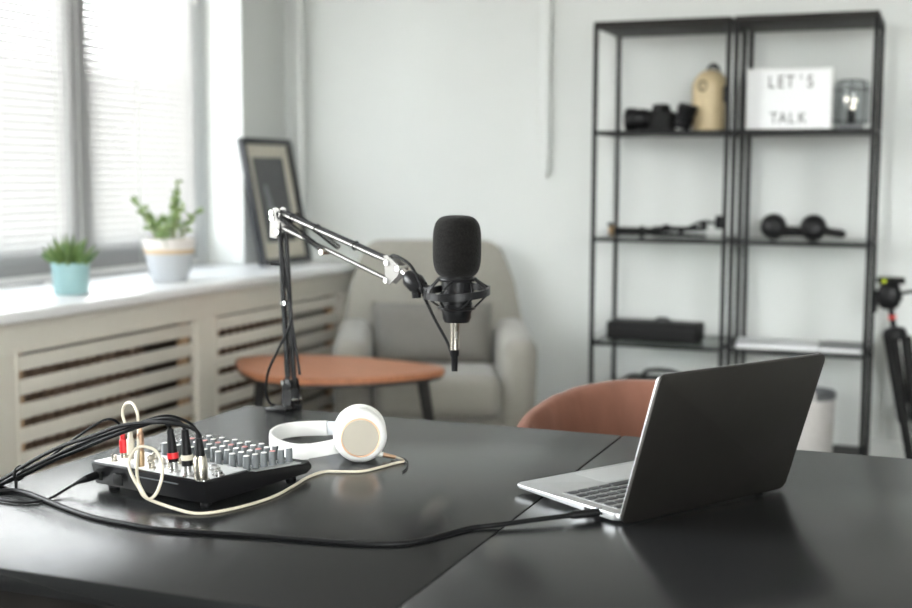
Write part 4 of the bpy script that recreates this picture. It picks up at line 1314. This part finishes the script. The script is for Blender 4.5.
# black case on the lower shelf
bx_ = thing('equipment_case', 'long black equipment case with a top handle on the lower left shelf', 'case', (-1.055, 4.73, Z3), R(-2))
MB().box((0, 0, 0.036), (0.35, 0.13, 0.070), bev=0.008, seg=3).build('body', 'blackmatte', bx_)
MB().box((0, 0, 0.049), (0.353, 0.133, 0.004), bev=0.001).build('lid_seam', 'blackplastic', bx_)
MB().tube([(0.0, 0, 0.070), (0.008, 0, 0.081), (0.028, 0, 0.083), (0.048, 0, 0.081), (0.056, 0, 0.070)], 0.005, 8, smooth=4).build('handle', 'blackplastic', bx_)

# papers and tablet
mg = thing('magazine', 'white magazine lying flat on the glass shelf beside the grey notebook', 'magazine', (-0.60, 4.74, Z3), R(6))
MB().box((0, 0, 0.006), (0.29, 0.21, 0.012), bev=0.002).build('pages', 'paper', mg)
MB().box((0, 0, 0.0128), (0.292, 0.212, 0.0012)).build('cover', 'paper', mg)
nb = thing('notebook', 'grey notebook lying flat on the glass shelf near the tripod', 'notebook', (-0.365, 4.74, Z3), R(-4))
MB().box((0, 0, 0.007), (0.15, 0.21, 0.012), bev=0.002).build('pages', 'paper', nb)
MB().box((0, 0, 0.0138), (0.152, 0.212, 0.0016)).box((0, 0, 0.0007), (0.152, 0.212, 0.0012)).build('cover', 'greycover', nb)

# bag and basket on the bottom shelf
bg = thing('camera_bag', 'black camera bag on the bottom shelf behind the brown chair', 'bag', (-1.03, 4.74, Z4))
MB().box((0, 0, 0.125), (0.34, 0.22, 0.25), bev=0.05, seg=4).build('body', 'blackmatte', bg)
MB().tube([(-0.07, 0, 0.245), (-0.06, 0, 0.272), (0, 0, 0.280), (0.06, 0, 0.272), (0.07, 0, 0.245)], 0.008, 8, smooth=4).build('handle', 'rubber', bg)
MB().box((0, -0.112, 0.10), (0.24, 0.03, 0.14), bev=0.012).build('front_pocket', 'blackmatte', bg)
bk_ = thing('basket', 'pale felt basket with a dark lining behind the laptop lid', 'basket', (-0.478, 4.73, Z4))
MB().lathe([(0, 0), (0.082, 0), (0.086, 0.006), (0.092, 0.225), (0.088, 0.225), (0.084, 0.02), (0, 0.015)], n=40).build('body', 'basket', bk_)
MB().lathe([(0.085, 0.19), (0.094, 0.222), (0.095, 0.236), (0.091, 0.240), (0.086, 0.236), (0.082, 0.16), (0, 0.15)], n=40).build('lining', 'greycover', bk_)
for s in (-1, 1):
    MB().tube([V((0.094 * math.cos(a), 0.094 * math.sin(a), z)) for a, z in ((s * PI / 2 - .3, 0.21), (s * PI / 2 - .25, 0.245), (s * PI / 2, 0.262), (s * PI / 2 + .25, 0.245), (s * PI / 2 + .3, 0.21))], 0.005, 8, smooth=4).build('handle', 'basket', bk_)

# ------------------------------------------------------------------ folded tripod beside the shelves
tp = thing('tripod', 'black folded tripod leaning upright beside the shelves near the wall', 'tripod', (-0.075, 4.72, 0))
axd = V((-0.12, 0.03, 0.66)).normalized()
topc = axd * 0.66
px, py = frame_of(axd)
for k in range(3):
    a = 2 * PI * k / 3 + 0.5
    d = px * math.cos(a) + py * math.sin(a)
    lg = MB()
    lg.cyl(topc + d * 0.036 - axd * 0.02, axd * 0.34 + d * 0.028, 0.020)
    lg.cyl(axd * 0.35 + d * 0.026, axd * 0.16 + d * 0.022, 0.016)
    lg.cyl(axd * 0.16 + d * 0.022, axd * 0.02 + d * 0.019, 0.010)
    lo_ = lg.build('leg', 'blackmatte', tp)
    MB().cyl(axd * 0.375 + d * 0.027, axd * 0.335 + d * 0.026, 0.019).cyl(axd * 0.18 + d * 0.022, axd * 0.15 + d * 0.022, 0.016).build('leg_lock', 'blackplastic', lo_)
    MB().blob(axd * 0.014 + d * 0.019, (0.013, 0.013, 0.013)).build('rubber_foot', 'rubber', lo_)
MB().cyl(axd * 0.40, topc + axd * 0.09, 0.011).build('centre_column', 'blackplastic', tp)
MB().lathe([(0, -0.03), (0.04, -0.03), (0.044, -0.01), (0.036, 0.012), (0.015, 0.02), (0, 0.02)], topc, axd, n=24).build('shoulder', 'blackplastic', tp)
MB().lathe([(0, 0), (0.014, 0), (0.014, 0.015), (0, 0.015)], topc + axd * 0.045, axd, n=20).build('collar_ring', 'reddot', tp)
hd_ = topc + axd * 0.10
MB().blob(hd_ + V((-0.005, 0, 0.03)), (0.040, 0.035, 0.05), p=3).cyl(hd_ + V((-0.055, 0, 0.03)), hd_ + V((0.04, 0, 0.03)), 0.018).build('pan_head', 'blackplastic', tp)
MB().box(hd_ + V((0.0, 0, 0.085)), (0.095, 0.06, 0.022), bev=0.004).build('quick_release_plate', 'blackmatte', tp)
MB().cyl(hd_ + V((-0.022, -0.033, 0.084)), hd_ + V((-0.022, -0.028, 0.084)), 0.008).build('level_bubble', 'yellowgreen', tp)
MB().tube([hd_ + V((0.03, -0.01, 0.04)), hd_ + V((0.10, -0.02, 0.055)), hd_ + V((0.22, -0.05, 0.075))], [0.006, 0.006, 0.011], 10).build('pan_handle', 'blackplastic', tp)
MB().cyl(hd_ + V((-0.05, -0.01, 0.02)), hd_ + V((-0.05, -0.01, -0.03)), 0.010, 0.008).build('lock_lever', 'blackplastic', tp)

# ------------------------------------------------------------------ daylight
wd = bpy.data.worlds.new('daylight')
SC.world = wd
wd.use_nodes = True
N, L = wd.node_tree.nodes, wd.node_tree.links
bgn = N['Background']
tc = N.new('ShaderNodeTexCoord')
sx_ = N.new('ShaderNodeSeparateXYZ')
cr = N.new('ShaderNodeValToRGB')
mr = N.new('ShaderNodeMapRange')
mr.inputs['From Min'].default_value = -0.4
mr.inputs['From Max'].default_value = 0.6
L.new(tc.outputs['Generated'], sx_.inputs['Vector'])
L.new(sx_.outputs['Z'], mr.inputs['Value'])
L.new(mr.outputs['Result'], cr.inputs['Fac'])
cr.color_ramp.elements[0].color = (0.42, 0.40, 0.37, 1)
cr.color_ramp.elements[0].position = 0.30
cr.color_ramp.elements[1].color = (0.97, 1.0, 1.0, 1)
cr.color_ramp.elements[1].position = 0.46
e_ = cr.color_ramp.elements.new(0.74)
e_.color = (0.97, 1.0, 1.0, 1)
e_ = cr.color_ramp.elements.new(1.0)
e_.color = (0.17, 0.20, 0.24, 1)
L.new(cr.outputs['Color'], bgn.inputs['Color'])
bgn.inputs['Strength'].default_value = 34.0

SC.view_settings.view_transform = 'Standard'
SC.view_settings.look = 'None'
SC.view_settings.exposure = -0.05
SC.view_settings.gamma = 1.0
SC.view_settings.use_curve_mapping = False
try:
    SC.cycles.use_denoising = True
    SC.cycles.max_bounces = 10
    SC.cycles.diffuse_bounces = 6
    SC.cycles.transparent_max_bounces = 24
    SC.cycles.sample_clamp_indirect = 8
except Exception:
    pass
